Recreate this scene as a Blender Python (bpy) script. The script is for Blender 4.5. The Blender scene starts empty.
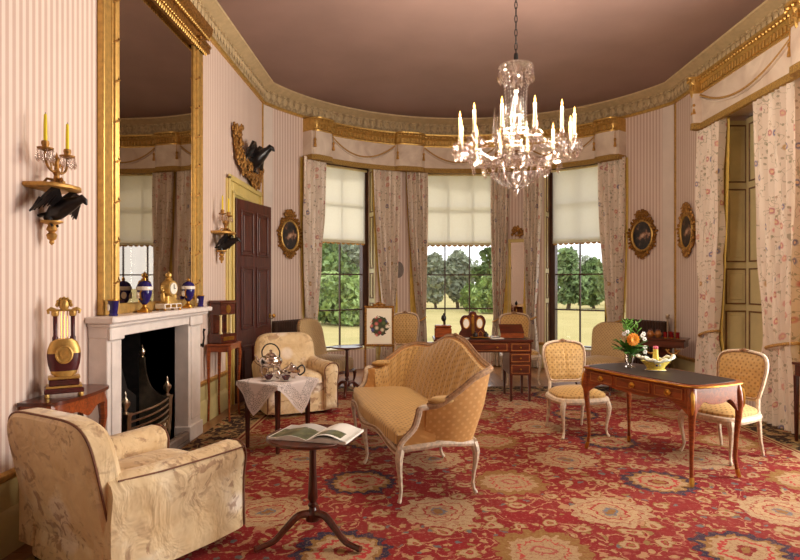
import bpy, math, random
from mathutils import Matrix, Vector
PI = math.pi
RD = math.radians
rnd = random.Random(7)
sc = bpy.context.scene
COL = sc.collection

# ------------------------------------------------------------------ camera
FPX = 590.0
cam_d = bpy.data.cameras.new('camera')
cam = bpy.data.objects.new('camera', cam_d)
COL.objects.link(cam)
cam.location = (0, 0, 1.5)
cam.rotation_euler = (RD(90), 0, 0)
cam_d.sensor_width = 36
cam_d.lens = 36 * FPX / 800
cam_d.shift_x = -14 / 800
cam_d.shift_y = 4 / 800
cam_d.clip_end = 400
sc.camera = cam
sc.view_settings.view_transform = 'Standard'
sc.view_settings.look = 'None'
sc.view_settings.gamma = 1
sc.view_settings.use_curve_mapping = False
sc.view_settings.exposure = 0.05

# ------------------------------------------------------------------ sky
w = bpy.data.worlds.new('sky')
sc.world = w
w.use_nodes = True
bg = w.node_tree.nodes['Background']
bg.inputs[0].default_value = (0.93, 0.95, 1.0, 1)
bg.inputs[1].default_value = 1.9


def sun(rot, strength, col, ang=8):
    l = bpy.data.lights.new('sun', 'SUN')
    l.energy = strength
    l.color = col
    l.angle = RD(ang)
    o = bpy.data.objects.new('sun', l)
    o.rotation_euler = rot
    COL.objects.link(o)


def area(name, loc, rot, sx, sy, power, col):
    l = bpy.data.lights.new(name, 'AREA')
    l.shape = 'RECTANGLE'
    l.size = sx
    l.size_y = sy
    l.energy = power
    l.color = col
    o = bpy.data.objects.new(name, l)
    o.location = loc
    o.rotation_euler = rot
    COL.objects.link(o)
    return o


DAY = (1.0, 0.955, 0.91)
sun((RD(48), 0, RD(-140)), 1.9, (1, .93, .8))          # hazy sun on the park
# area lamps added in place of sky light, outside two unseen right-hand windows
area('added_window_lamp', (4.62, 4.2, 1.95), (0, RD(90), 0), 3.1, 1.5, 300, DAY)
area('added_window_lamp', (4.62, 1.5, 1.95), (0, RD(90), 0), 3.1, 1.5, 60, DAY)

# ------------------------------------------------------------------ room numbers
XL, XR, YB = -2.28, 3.93, -3.2
CX, CY, R = 0.825, 7.56, 3.38
TE = math.degrees(math.asin((XR - CX) / R))             # where the bow meets the side walls
YE = CY + R * math.cos(RD(TE))
ZC = 4.53


def arc(th, r=R):
    return (CX + r * math.sin(RD(th)), CY + r * math.cos(RD(th)))


# ------------------------------------------------------------------ mesh builder
class MB:
    def __init__(s, M=None):
        s.v = []; s.f = []; s.uv = []; s.M = M or Matrix.Identity(4); s.has_uv = False

    def at(s, x=0, y=0, z=0, rx=0, ry=0, rz=0, sc_=1):
        s.M = Matrix.Translation((x, y, z)) @ Matrix.Rotation(rz, 4, 'Z') @ Matrix.Rotation(ry, 4, 'Y') @ Matrix.Rotation(rx, 4, 'X') @ Matrix.Scale(sc_, 4)
        return s

    def add(s, vs, fs, uv=None):
        o = len(s.v)
        M = s.M
        s.v += [tuple(M @ Vector(v)) for v in vs]
        s.f += [tuple(i + o for i in f) for f in fs]
        if uv:
            s.has_uv = True
            s.uv += uv
        else:
            s.uv += [(v[0] + v[1] * .7, v[2] + v[1] * .3) for v in vs]
        return s

    def box(s, x0, x1, y0, y1, z0, z1, c=0.0):
        if c <= 0:
            vs = [(x, y, z) for x in (x0, x1) for y in (y0, y1) for z in (z0, z1)]
            return s.add(vs, [(0, 1, 3, 2), (4, 6, 7, 5), (0, 4, 5, 1), (2, 3, 7, 6), (0, 2, 6, 4), (1, 5, 7, 3)])
        c = min(c, (x1 - x0) * .49, (y1 - y0) * .49, (z1 - z0) * .49)
        vs = []; idx = {}
        X = (x0, x1); Y = (y0, y1); Z = (z0, z1)
        sg = (1, -1)
        for i in (0, 1):
            for j in (0, 1):
                for k in (0, 1):
                    for a in range(3):
                        p = [X[i] + sg[i] * c, Y[j] + sg[j] * c, Z[k] + sg[k] * c]
                        p[a] = (X[i], Y[j], Z[k])[a]
                        idx[i, j, k, a] = len(vs); vs.append(tuple(p))
        fs = []
        for a in range(3):
            b, d = (a + 1) % 3, (a + 2) % 3
            for e in (0, 1):
                def key(m, n):
                    t = [0, 0, 0]; t[a] = e; t[b] = m; t[d] = n
                    return idx[t[0], t[1], t[2], a]
                q = (key(0, 0), key(1, 0), key(1, 1), key(0, 1))
                fs.append(q if e else q[::-1])
            for m in (0, 1):
                for n in (0, 1):
                    def k2(e, which):
                        t = [0, 0, 0]; t[a] = e; t[b] = m; t[d] = n
                        return idx[t[0], t[1], t[2], which]
                    q = (k2(0, b), k2(1, b), k2(1, d), k2(0, d))
                    fs.append(q if (m == n) else q[::-1])
        for i in (0, 1):
            for j in (0, 1):
                for k in (0, 1):
                    q = tuple(idx[i, j, k, a] for a in range(3))
                    fs.append(q if (i + j + k) % 2 else q[::-1])
        return s.add(vs, fs)

    def loft(s, loops, closed=True, caps=True, ring=False):
        n = len(loops[0]); m = len(loops)
        vs = []; uv = []; fs = []
        vacc = 0
        for k, L in enumerate(loops):
            if k:
                vacc += (Vector(L[0]) - Vector(loops[k - 1][0])).length
            u = 0
            for i, p in enumerate(L):
                if i: u += (Vector(p) - Vector(L[i - 1])).length
                vs.append(tuple(p)); uv.append((u, vacc))
        nn = n if closed else n - 1
        for k in range(m if ring else m - 1):
            k2 = (k + 1) % m
            for i in range(nn):
                j = (i + 1) % n
                fs.append((k * n + i, k * n + j, k2 * n + j, k2 * n + i))
        if caps and closed and not ring:
            fs.append(tuple(range(n))[::-1]); fs.append(tuple((m - 1) * n + i for i in range(n)))
        return s.add(vs, fs, uv)

    def grid(s, fn, nu, nv, su=1, sv=1):
        vs = []; uv = []; fs = []
        for j in range(nv + 1):
            for i in range(nu + 1):
                vs.append(fn(i / nu, j / nv)); uv.append((i / nu * su, j / nv * sv))
        for j in range(nv):
            for i in range(nu):
                a = j * (nu + 1) + i
                fs.append((a, a + 1, a + nu + 2, a + nu + 1))
        return s.add(vs, fs, uv)

    def lathe(s, prof, seg=16, c=(0, 0, 0), sx=1, sy=1):
        loops = []
        for (r, z) in prof:
            r = max(r, 1e-4)
            loops.append([(c[0] + r * sx * math.cos(2 * PI * i / seg), c[1] + r * sy * math.sin(2 * PI * i / seg), c[2] + z) for i in range(seg)])
        return s.loft(loops)

    def tube(s, pts, r, seg=8, closed=False, caps=True, flat=1.0, up=None):
        P = [Vector(p) for p in pts]; n = len(P)
        rr = r if isinstance(r, (list, tuple)) else [r] * n
        loops = []; ref = None
        for i in range(n):
            if closed: t = P[(i + 1) % n] - P[i - 1]
            else: t = P[min(i + 1, n - 1)] - P[max(i - 1, 0)]
            if t.length < 1e-9: t = Vector((0, 0, 1))
            t.normalize()
            if ref is None:
                ref = Vector(up) if up else (Vector((0, 0, 1)) if abs(t.z) < .9 else Vector((0, 1, 0)))
            if up: ref = Vector(up)
            a = ref - t * ref.dot(t)
            if a.length < 1e-6: a = t.orthogonal()
            a.normalize(); b = t.cross(a)
            if not up: ref = a
            loops.append([tuple(P[i] + (a * math.cos(2 * PI * k / seg) * rr[i] * flat + b * math.sin(2 * PI * k / seg) * rr[i])) for k in range(seg)])
        return s.loft(loops, caps=caps, ring=closed)

    def ball(s, c, r, seg=10, rings=6):
        if not isinstance(r, (tuple, list)): r = (r, r, r)
        loops = []
        for j in range(rings + 1):
            a = -PI / 2 + PI * j / rings
            ca = max(math.cos(a), 1e-3)
            loops.append([(c[0] + r[0] * ca * math.cos(2 * PI * i / seg), c[1] + r[1] * ca * math.sin(2 * PI * i / seg), c[2] + r[2] * math.sin(a)) for i in range(seg)])
        return s.loft(loops)

    def prism(s, poly, a0, a1, axis='y'):
        def q(p, a):
            if axis == 'y': return (p[0], a, p[1])
            if axis == 'x': return (a, p[0], p[1])
            return (p[0], p[1], a)
        return s.loft([[q(p, a0) for p in poly], [q(p, a1) for p in poly]])

    def sweep(s, path, prof, closed=False):
        # path: plan points, inward side on the right; prof: (inward offset, z)
        n = len(path); loops = []
        for i in range(n):
            p = Vector(path[i])
            if closed or 0 < i < n - 1:
                d1 = (p - Vector(path[i - 1])).normalized(); d2 = (Vector(path[(i + 1) % n]) - p).normalized()
            elif i == 0:
                d1 = d2 = (Vector(path[1]) - p).normalized()
            else:
                d1 = d2 = (p - Vector(path[i - 1])).normalized()
            n1 = Vector((d1.y, -d1.x)); n2 = Vector((d2.y, -d2.x))
            nn = (n1 + n2); nn = nn / max(nn.length_squared / 2, .3)
            loops.append([(p.x + nn.x * o, p.y + nn.y * o, z) for o, z in (prof(i) if callable(prof) else prof)])
        return s.loft(loops, ring=closed)

    def build(s, name, mat, parent=None, smooth=38):
        me = bpy.data.meshes.new(name)
        me.from_pydata(s.v, [], s.f)
        if s.has_uv:
            ul = me.uv_layers.new(name='UVMap')
            li = [0] * len(me.loops); me.loops.foreach_get('vertex_index', li)
            flat = []
            for i in li: flat += s.uv[i]
            ul.data.foreach_set('uv', flat)
        if smooth:
            me.polygons.foreach_set('use_smooth', [True] * len(me.polygons))
            me.set_sharp_from_angle(angle=RD(smooth))
        me.materials.append(mat)
        o = bpy.data.objects.new(name, me)
        COL.objects.link(o)
        if parent: o.parent = parent
        return o


def recalc(o):
    import bmesh
    bm = bmesh.new(); bm.from_mesh(o.data)
    bmesh.ops.recalc_face_normals(bm, faces=bm.faces); bm.to_mesh(o.data); bm.free()


def tag(o, label=None, cat=None, group=None, kind=None):
    if label: o['label'] = label
    if cat: o['category'] = cat
    if group: o['group'] = group
    if kind: o['kind'] = kind
    return o


def thing(name, label, cat, loc=(0, 0, 0), rz=0, group=None):
    o = bpy.data.objects.new(name, None)
    COL.objects.link(o)
    o.empty_display_size = .1
    o.location = loc; o.rotation_euler = (0, 0, rz)
    return tag(o, label, cat, group)


def struct(o):
    o['kind'] = 'structure'
    return o


def dup(root, loc, rz, label=None, scale=None):
    kids = [c for c in COL.objects if c.parent == root]
    r = root.copy(); COL.objects.link(r)
    r.location = loc; r.rotation_euler = (0, 0, rz)
    if scale: r.scale = scale
    if label: r['label'] = label
    for ch in kids:
        sub = [c for c in COL.objects if c.parent == ch]
        c = ch.copy(); COL.objects.link(c); c.parent = r
        for g in sub:
            d = g.copy(); COL.objects.link(d); d.parent = c
    return r


# ------------------------------------------------------------------ material helpers
def lin(c):
    return tuple(((x / 255) / 12.92 if x / 255 <= .04045 else ((x / 255 + .055) / 1.055) ** 2.4) for x in c[:3]) + (1,)


class G:
    def __init__(s, name):
        s.mat = bpy.data.materials.new(name); s.mat.use_nodes = True
        s.t = s.mat.node_tree; s.t.nodes.clear()
        s.out = s.t.nodes.new('ShaderNodeOutputMaterial')

    def n(s, typ, props=None, **inp):
        nd = s.t.nodes.new('ShaderNode' + typ)
        for k, v in (props or {}).items(): setattr(nd, k, v)
        for k, v in inp.items():
            k = k.replace('_', ' ')
            s.put(nd.inputs[k], v)
        return nd

    def put(s, sock, v):
        if isinstance(v, bpy.types.NodeSocket): s.t.links.new(v, sock)
        elif isinstance(v, bpy.types.Node): s.t.links.new(v.outputs[0], sock)
        else:
            if sock.type == 'RGBA' and len(v) == 3: v = lin(v)
            sock.default_value = v

    def m(s, op, a, b=0.0, c=None):
        nd = s.t.nodes.new('ShaderNodeMath'); nd.operation = op
        s.put(nd.inputs[0], a); s.put(nd.inputs[1], b)
        if c is not None: s.put(nd.inputs[2], c)
        return nd.outputs[0]

    def mix(s, f, a, b, blend='MIX'):
        nd = s.t.nodes.new('ShaderNodeMix'); nd.data_type = 'RGBA'; nd.blend_type = blend
        s.put(nd.inputs[0], f); s.put(nd.inputs[6], a); s.put(nd.inputs[7], b)
        return nd.outputs[2]

    def ramp(s, f, stops, interp='LINEAR'):
        nd = s.t.nodes.new('ShaderNodeValToRGB'); nd.color_ramp.interpolation = interp
        e = nd.color_ramp.elements
        while len(e) < len(stops): e.new(.5)
        for el, (p, c) in zip(e, stops):
            el.position = p
            el.color = lin(c) if len(c) == 3 else c
        s.put(nd.inputs[0], f)
        return nd.outputs[0]

    def vec(s, kind='Object'):
        return s.n('TexCoord').outputs[kind]

    def sep(s, v):
        nd = s.n('SeparateXYZ', Vector=v)
        return nd.outputs[0], nd.outputs[1], nd.outputs[2]

    def comb(s, x, y, z=0.0):
        return s.n('CombineXYZ', X=x, Y=y, Z=z).outputs[0]

    def noise(s, v, scale, detail=3, rough=.55, dist=0):
        return s.n('TexNoise', Vector=v, Scale=scale, Detail=detail, Roughness=rough, Distortion=dist).outputs[0]

    def voro(s, v, scale, dim='3D', feat='F1', rand=1.0):
        return s.n('TexVoronoi', {'voronoi_dimensions': dim, 'feature': feat}, Vector=v, Scale=scale, Randomness=rand)

    def done(s, col, rough=.5, metal=0.0, bump=None, bstr=.3, bdist=.01, **kw):
        p = s.n('BsdfPrincipled')
        s.put(p.inputs['Base Color'], col); s.put(p.inputs['Roughness'], rough); s.put(p.inputs['Metallic'], metal)
        for k, v in kw.items(): s.put(p.inputs[k.replace('_', ' ')], v)
        if bump is not None:
            b = s.n('Bump', Strength=bstr, Distance=bdist, Height=bump)
            s.t.links.new(b.outputs[0], p.inputs['Normal'])
        s.t.links.new(p.outputs[0], s.out.inputs[0])
        return s.mat


def M_(name, col, rough=.5, metal=0.0, var=.12, scale=12, bump=.0, **kw):
    g = G(name)
    nz = g.noise(g.vec(), scale, 4)
    lo = tuple(x * (1 - var) for x in col); hi = tuple(min(255, x * (1 + var)) for x in col)
    c = g.ramp(nz, [(.3, lo), (.7, hi)])
    return g.done(c, rough, metal, nz if bump else None, bump, .01, **kw)


MAT = {}
# ================================================================== materials
def stripes(name, mode):
    g = G(name)
    x, y, z = g.sep(g.vec())
    if mode == 'x': t = x
    elif mode == 'y': t = y
    else: t = g.m('MULTIPLY', g.m('ARCTAN2', g.m('SUBTRACT', x, CX), g.m('SUBTRACT', y, CY)), R)
    ph = g.m('FRACT', g.m('MULTIPLY', t, 1 / .058))
    tri = g.m('ABSOLUTE', g.m('SUBTRACT', ph, .5))
    f = g.m('SMOOTHSTEP', tri, .2, .3) if False else g.n('MapRange', {'interpolation_type': 'SMOOTHSTEP'}, Value=tri, From_Min=.2, From_Max=.3).outputs[0]
    nz = g.noise(g.vec(), 2.5, 3)
    a = g.mix(nz, (236, 219, 208), (228, 209, 197))
    b = g.mix(nz, (211, 184, 171), (204, 175, 161))
    return g.done(g.mix(f, a, b), .62, 0, f, .08, .004)


MAT['paper_y'] = stripes('striped wallpaper side', 'y')
MAT['paper_x'] = stripes('striped wallpaper back', 'x')
MAT['paper_arc'] = stripes('striped wallpaper bow', 'a')
MAT['plaster'] = M_('corner pilaster white', (226, 212, 202), .6, var=.03, scale=3)
MAT['ceiling'] = M_('mauve ceiling', (152, 124, 116), .85, var=.035, scale=1.3)
MAT['dado'] = M_('olive cream dado', (200, 186, 130), .5, var=.05, scale=4)
MAT['shutter'] = M_('cream green shutter paint', (216, 202, 154), .45, var=.04, scale=4)
MAT['shutter_line'] = M_('brown shutter moulding', (120, 86, 58), .5)
MAT['yellow_paint'] = M_('yellow door casing paint', (214, 192, 116), .45, var=.05, scale=4)
MAT['marble'] = M_('white chimney marble', (232, 222, 216), .35, var=.045, scale=7)
MAT['black_iron'] = M_('black iron', (22, 19, 18), .6, var=.3)
MAT['soot'] = M_('sooty firebrick', (24, 19, 17), .9, var=.4, scale=20, bump=.4)
MAT['slate'] = M_('grey hearth stone', (120, 105, 96), .5, var=.12)
MAT['steel'] = M_('polished steel', (200, 186, 165), .28, 1.0, var=.15)
MAT['silver'] = M_('silver', (225, 215, 205), .16, 1.0, var=.05)
MAT['brass'] = M_('brass', (200, 150, 70), .3, 1.0, var=.15)


def gold(name, col=(206, 146, 50), lo=.55, scale=60, bump=.5, rough=.36, metal=.85):
    g = G(name)
    nz = g.noise(g.vec(), scale, 4)
    n2 = g.noise(g.vec(), 9, 3)
    dark = tuple(x * lo for x in col)
    c = g.mix(g.n('MapRange', Value=nz, From_Min=.35, From_Max=.6).outputs[0], dark, col)
    c = g.mix(g.m('MULTIPLY', n2, .5), c, tuple(min(255, x * 1.12) for x in col))
    return g.done(c, rough, metal, nz, bump, .006)


MAT['gold'] = gold('gilding', (206, 168, 96), .84, 22, .12, .42, .7)
MAT['gold_dark'] = gold('worn carved gilding', (172, 124, 62), .45, 45, .8, .46, .7)
MAT['gold_matt'] = gold('matt gilt frieze', (204, 156, 82), .75, 25, .3, .5, .5)


def frieze():
    g = G('moulded plaster frieze')
    x, y, z = g.sep(g.vec())
    a = g.m('ARCTAN2', g.m('SUBTRACT', x, CX), g.m('SUBTRACT', y, CY))
    on_arc = g.m('GREATER_THAN', y, YE)
    t = g.m('ADD', g.m('MULTIPLY', g.m('MULTIPLY', a, R), on_arc), g.m('MULTIPLY', g.m('ADD', x, y), g.m('SUBTRACT', 1.0, on_arc)))
    v = g.comb(t, z)
    d = g.voro(v, 17, '2D').outputs[0]
    e = g.voro(v, 9, '2D', 'DISTANCE_TO_EDGE').outputs[0]
    h = g.m('ADD', g.m('MULTIPLY', d, -1.0), g.m('MULTIPLY', g.m('LESS_THAN', e, .06), .3))
    c = g.mix(g.n('MapRange', Value=h, From_Min=-.7, From_Max=.1).outputs[0], (150, 126, 90), (196, 174, 136))
    return g.done(c, .6, 0, h, .5, .015)


MAT['frieze'] = frieze()
MAT['crown'] = M_('cornice buff paint', (196, 172, 132), .55, var=.05)


def wood(name, c1, c2, rough=.28, sc_=1.0, axis='x', coat=.3):
    g = G(name)
    v = g.vec()
    x, y, z = g.sep(v)
    vv = {'x': g.comb(g.m('MULTIPLY', x, 1.2), g.m('MULTIPLY', y, 9), g.m('MULTIPLY', z, 9)),
          'y': g.comb(g.m('MULTIPLY', x, 9), g.m('MULTIPLY', y, 1.2), g.m('MULTIPLY', z, 9)),
          'z': g.comb(g.m('MULTIPLY', x, 9), g.m('MULTIPLY', y, 9), g.m('MULTIPLY', z, 1.2))}[axis]
    nz = g.noise(vv, 2.2 * sc_, 6, .6, 1.2)
    c = g.ramp(nz, [(.3, c1), (.7, c2)])
    return g.done(c, rough, 0, nz, .05, .003, Coat_Weight=coat)


MAT['mahog'] = wood('mahogany', (52, 20, 12), (104, 44, 24))
MAT['mahog_z'] = wood('mahogany upright', (46, 17, 11), (90, 36, 22), axis='z')
MAT['door'] = wood('polished dark mahogany door', (54, 18, 12), (92, 36, 24), .42, axis='z', coat=.0)
MAT['rosewood'] = wood('red rosewood', (96, 40, 16), (164, 80, 34), .3, 2, coat=.15)
MAT['satin'] = wood('satinwood inlay', (150, 90, 44), (196, 130, 66), .3)
MAT['sash'] = wood('dark sash wood', (50, 26, 18), (82, 46, 30), .4, axis='z')
MAT['board'] = wood('oak floor boards', (120, 76, 40), (166, 112, 64), .4, axis='y')
MAT['leather'] = M_('dark leather top', (40, 27, 21), .5, var=.18, scale=20)
MAT['black'] = M_('ebonised black', (20, 17, 18), .32, var=.3, scale=30, bump=.3)
MAT['candle'] = M_('yellow wax candle', (236, 214, 30), .45, var=.04, Subsurface_Weight=.0)
MAT['ivory'] = M_('ivory candle tube', (240, 224, 170), .5, var=.03)
MAT['paint_frame'] = M_('worn white paint', (208, 188, 164), .45, var=.12, scale=40, bump=.15)
MAT['frame_line'] = M_('brown picked out moulding', (140, 104, 72), .5, var=.2, scale=40)
MAT['white_glaze'] = M_('white porcelain', (238, 230, 220), .15, var=.02)
MAT['blue_glaze'] = M_('blue porcelain', (34, 28, 96), .15, var=.2)
MAT['yellow_glaze'] = M_('yellow green porcelain', (226, 204, 96), .18, var=.12, scale=60)
MAT['pink_glaze'] = M_('pink porcelain', (222, 110, 130), .2)
MAT['rim_glaze'] = M_('flowered rim porcelain', (222, 222, 190), .2, var=.25, scale=120)
MAT['black_glaze'] = M_('imari cup', (70, 34, 40), .2, var=.5, scale=60)
MAT['red_glass'] = M_('ruby glass', (176, 40, 44), .1, var=.1, Transmission_Weight=.5)
MAT['paper'] = M_('white paper', (238, 234, 224), .55, var=.02)
MAT['radiator'] = M_('brown radiator', (66, 42, 30), .45, var=.15)
MAT['clock_face'] = M_('white enamel', (236, 230, 216), .3, var=.02)
MAT['green_leaf'] = M_('leaf green', (62, 108, 40), .45, var=.35, scale=18)
MAT['stem'] = M_('stem green', (100, 150, 60), .5)
MAT['orange'] = M_('orange petal', (244, 150, 30), .5, var=.1, scale=40)
MAT['white_petal'] = M_('white petal', (240, 238, 228), .5)
MAT['yellow_lining'] = M_('yellow curtain lining', (218, 186, 96), .8, var=.06)
MAT['fringe'] = M_('old gold fringe', (158, 124, 62), .8, var=.25, scale=90, bump=.6)
MAT['rope'] = M_('gold rope', (188, 146, 84), .7, var=.2, scale=90, bump=.5)
MAT['rail_tan'] = M_('worn brown gilt rail', (160, 124, 90), .45, var=.2, scale=40, bump=.2)
MAT['plum'] = M_('plum veneer', (74, 24, 28), .3, var=.2)


def satin_cloth():
    g = G('pink cream silk valance')
    nz = g.noise(g.vec(), 2.2, 3, .5, 1.5)
    c = g.ramp(nz, [(.3, (206, 184, 166)), (.7, (236, 220, 202))])
    return g.done(c, .55, 0, nz, .3, .05, Sheen_Weight=.3)


MAT['valance'] = satin_cloth()


def chintz():
    g = G('flowered chintz')
    uv = g.vec('UV')
    base = g.mix(g.noise(uv, 3, 2), (246, 234, 220), (240, 224, 208))
    d = g.noise(uv, 4, 2)
    wv = g.comb(g.m('ADD', g.sep(uv)[0], g.m('MULTIPLY', d, .12)), g.sep(uv)[1])
    v1 = g.voro(wv, 5.2, '2D')
    rr = g.sep(v1.outputs['Color'])
    petal = g.n('MapRange', Value=v1.outputs[0], From_Min=.22, From_Max=.14).outputs[0]
    fl = g.ramp(rr[0], [(0, (206, 110, 110)), (.32, (80, 84, 150)), (.5, (222, 150, 140)), (.68, (196, 150, 70)), (.82, (190, 96, 110))], 'CONSTANT')
    core = g.m('LESS_THAN', v1.outputs[0], .08)
    fl = g.mix(core, fl, (232, 196, 150))
    v2 = g.voro(wv, 15, '2D')
    r2 = g.sep(v2.outputs['Color'])
    leaf = g.m('MULTIPLY', g.m('LESS_THAN', v2.outputs[0], .2), g.m('GREATER_THAN', r2[1], .66))
    ln = g.noise(wv, 5, 2)
    vine = g.m('LESS_THAN', g.m('ABSOLUTE', g.m('SUBTRACT', ln, .5)), .007)
    c = g.mix(g.m('MULTIPLY', vine, .5), base, (140, 134, 90))
    c = g.mix(g.m('MULTIPLY', leaf, .55), c, g.mix(r2[2], (112, 120, 66), (170, 130, 90)))
    c = g.mix(g.m('MULTIPLY', petal, g.m('MULTIPLY', g.m('GREATER_THAN', rr[1], .45), .75)), c, fl)
    p = g.n('BsdfPrincipled', Base_Color=c, Roughness=.8)
    tr = g.n('BsdfTranslucent', Color=c)
    mx = g.n('MixShader', Fac=.06)
    g.t.links.new(p.outputs[0], mx.inputs[1]); g.t.links.new(tr.outputs[0], mx.inputs[2])
    g.t.links.new(mx.outputs[0], g.out.inputs[0])
    return g.mat


MAT['chintz'] = chintz()


def damask(name, c1, c2, s=.05, small=.03):
    g = G(name)
    u, v, _ = g.sep(g.vec('UV'))
    a = g.m('SUBTRACT', g.m('FRACT', g.m('DIVIDE', g.m('ADD', u, v), s)), .5)
    b = g.m('SUBTRACT', g.m('FRACT', g.m('DIVIDE', g.m('SUBTRACT', u, v), s)), .5)
    d = g.m('SQRT', g.m('ADD', g.m('MULTIPLY', a, a), g.m('MULTIPLY', b, b)))
    f = g.n('MapRange', Value=d, From_Min=.3, From_Max=.16).outputs[0]
    nz = g.noise(g.vec(), 14, 3)
    base = g.mix(nz, tuple(x * .9 for x in c1), tuple(min(255, x * 1.06) for x in c1))
    c = g.mix(g.m('MULTIPLY', f, .75), base, c2)
    return g.done(c, .62, 0, f, -.25, .006, Sheen_Weight=.25, Sheen_Roughness=.4)


MAT['damask'] = damask('gold damask', (202, 162, 98), (138, 98, 50), .052)
MAT['damask_out'] = damask('apricot damask', (200, 146, 80), (216, 168, 104), .06)
MAT['damask_pale'] = damask('pale fawn damask', (196, 166, 118), (136, 102, 60), .045)


def cover():
    g = G('cream flowered loose cover')
    v = g.vec()
    n1 = g.noise(v, 3.2, 4, .6, .8)
    base = g.ramp(n1, [(.3, (212, 178, 128)), (.55, (230, 204, 160)), (.7, (242, 226, 196))])
    vo = g.voro(v, 4.2)
    r = g.sep(vo.outputs['Color'])
    fl = g.m('MULTIPLY', g.n('MapRange', Value=vo.outputs[0], From_Min=.42, From_Max=.3).outputs[0], g.m('GREATER_THAN', r[0], .55))
    c = g.mix(g.m('MULTIPLY', fl, .85), base, (240, 224, 206))
    n2 = g.noise(v, 13, 5, .6, .9)
    leaf = g.n('MapRange', Value=n2, From_Min=.52, From_Max=.6).outputs[0]
    n3 = g.noise(v, 2.1, 2)
    leaf = g.m('MULTIPLY', leaf, g.n('MapRange', Value=n3, From_Min=.38, From_Max=.52).outputs[0])
    c = g.mix(g.m('MULTIPLY', leaf, .7), c, (154, 110, 78))
    wr = g.noise(g.comb(*[g.m('MULTIPLY', a, k) for a, k in zip(g.sep(v), (3.2, 3.2, 2.0))]), 2.4, 3, .5, .8)
    return g.done(c, .7, 0, wr, .45, .06, Sheen_Weight=.2)


MAT['cover'] = cover()
MAT['piping'] = M_('brown piping', (118, 74, 52), .7)


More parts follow.
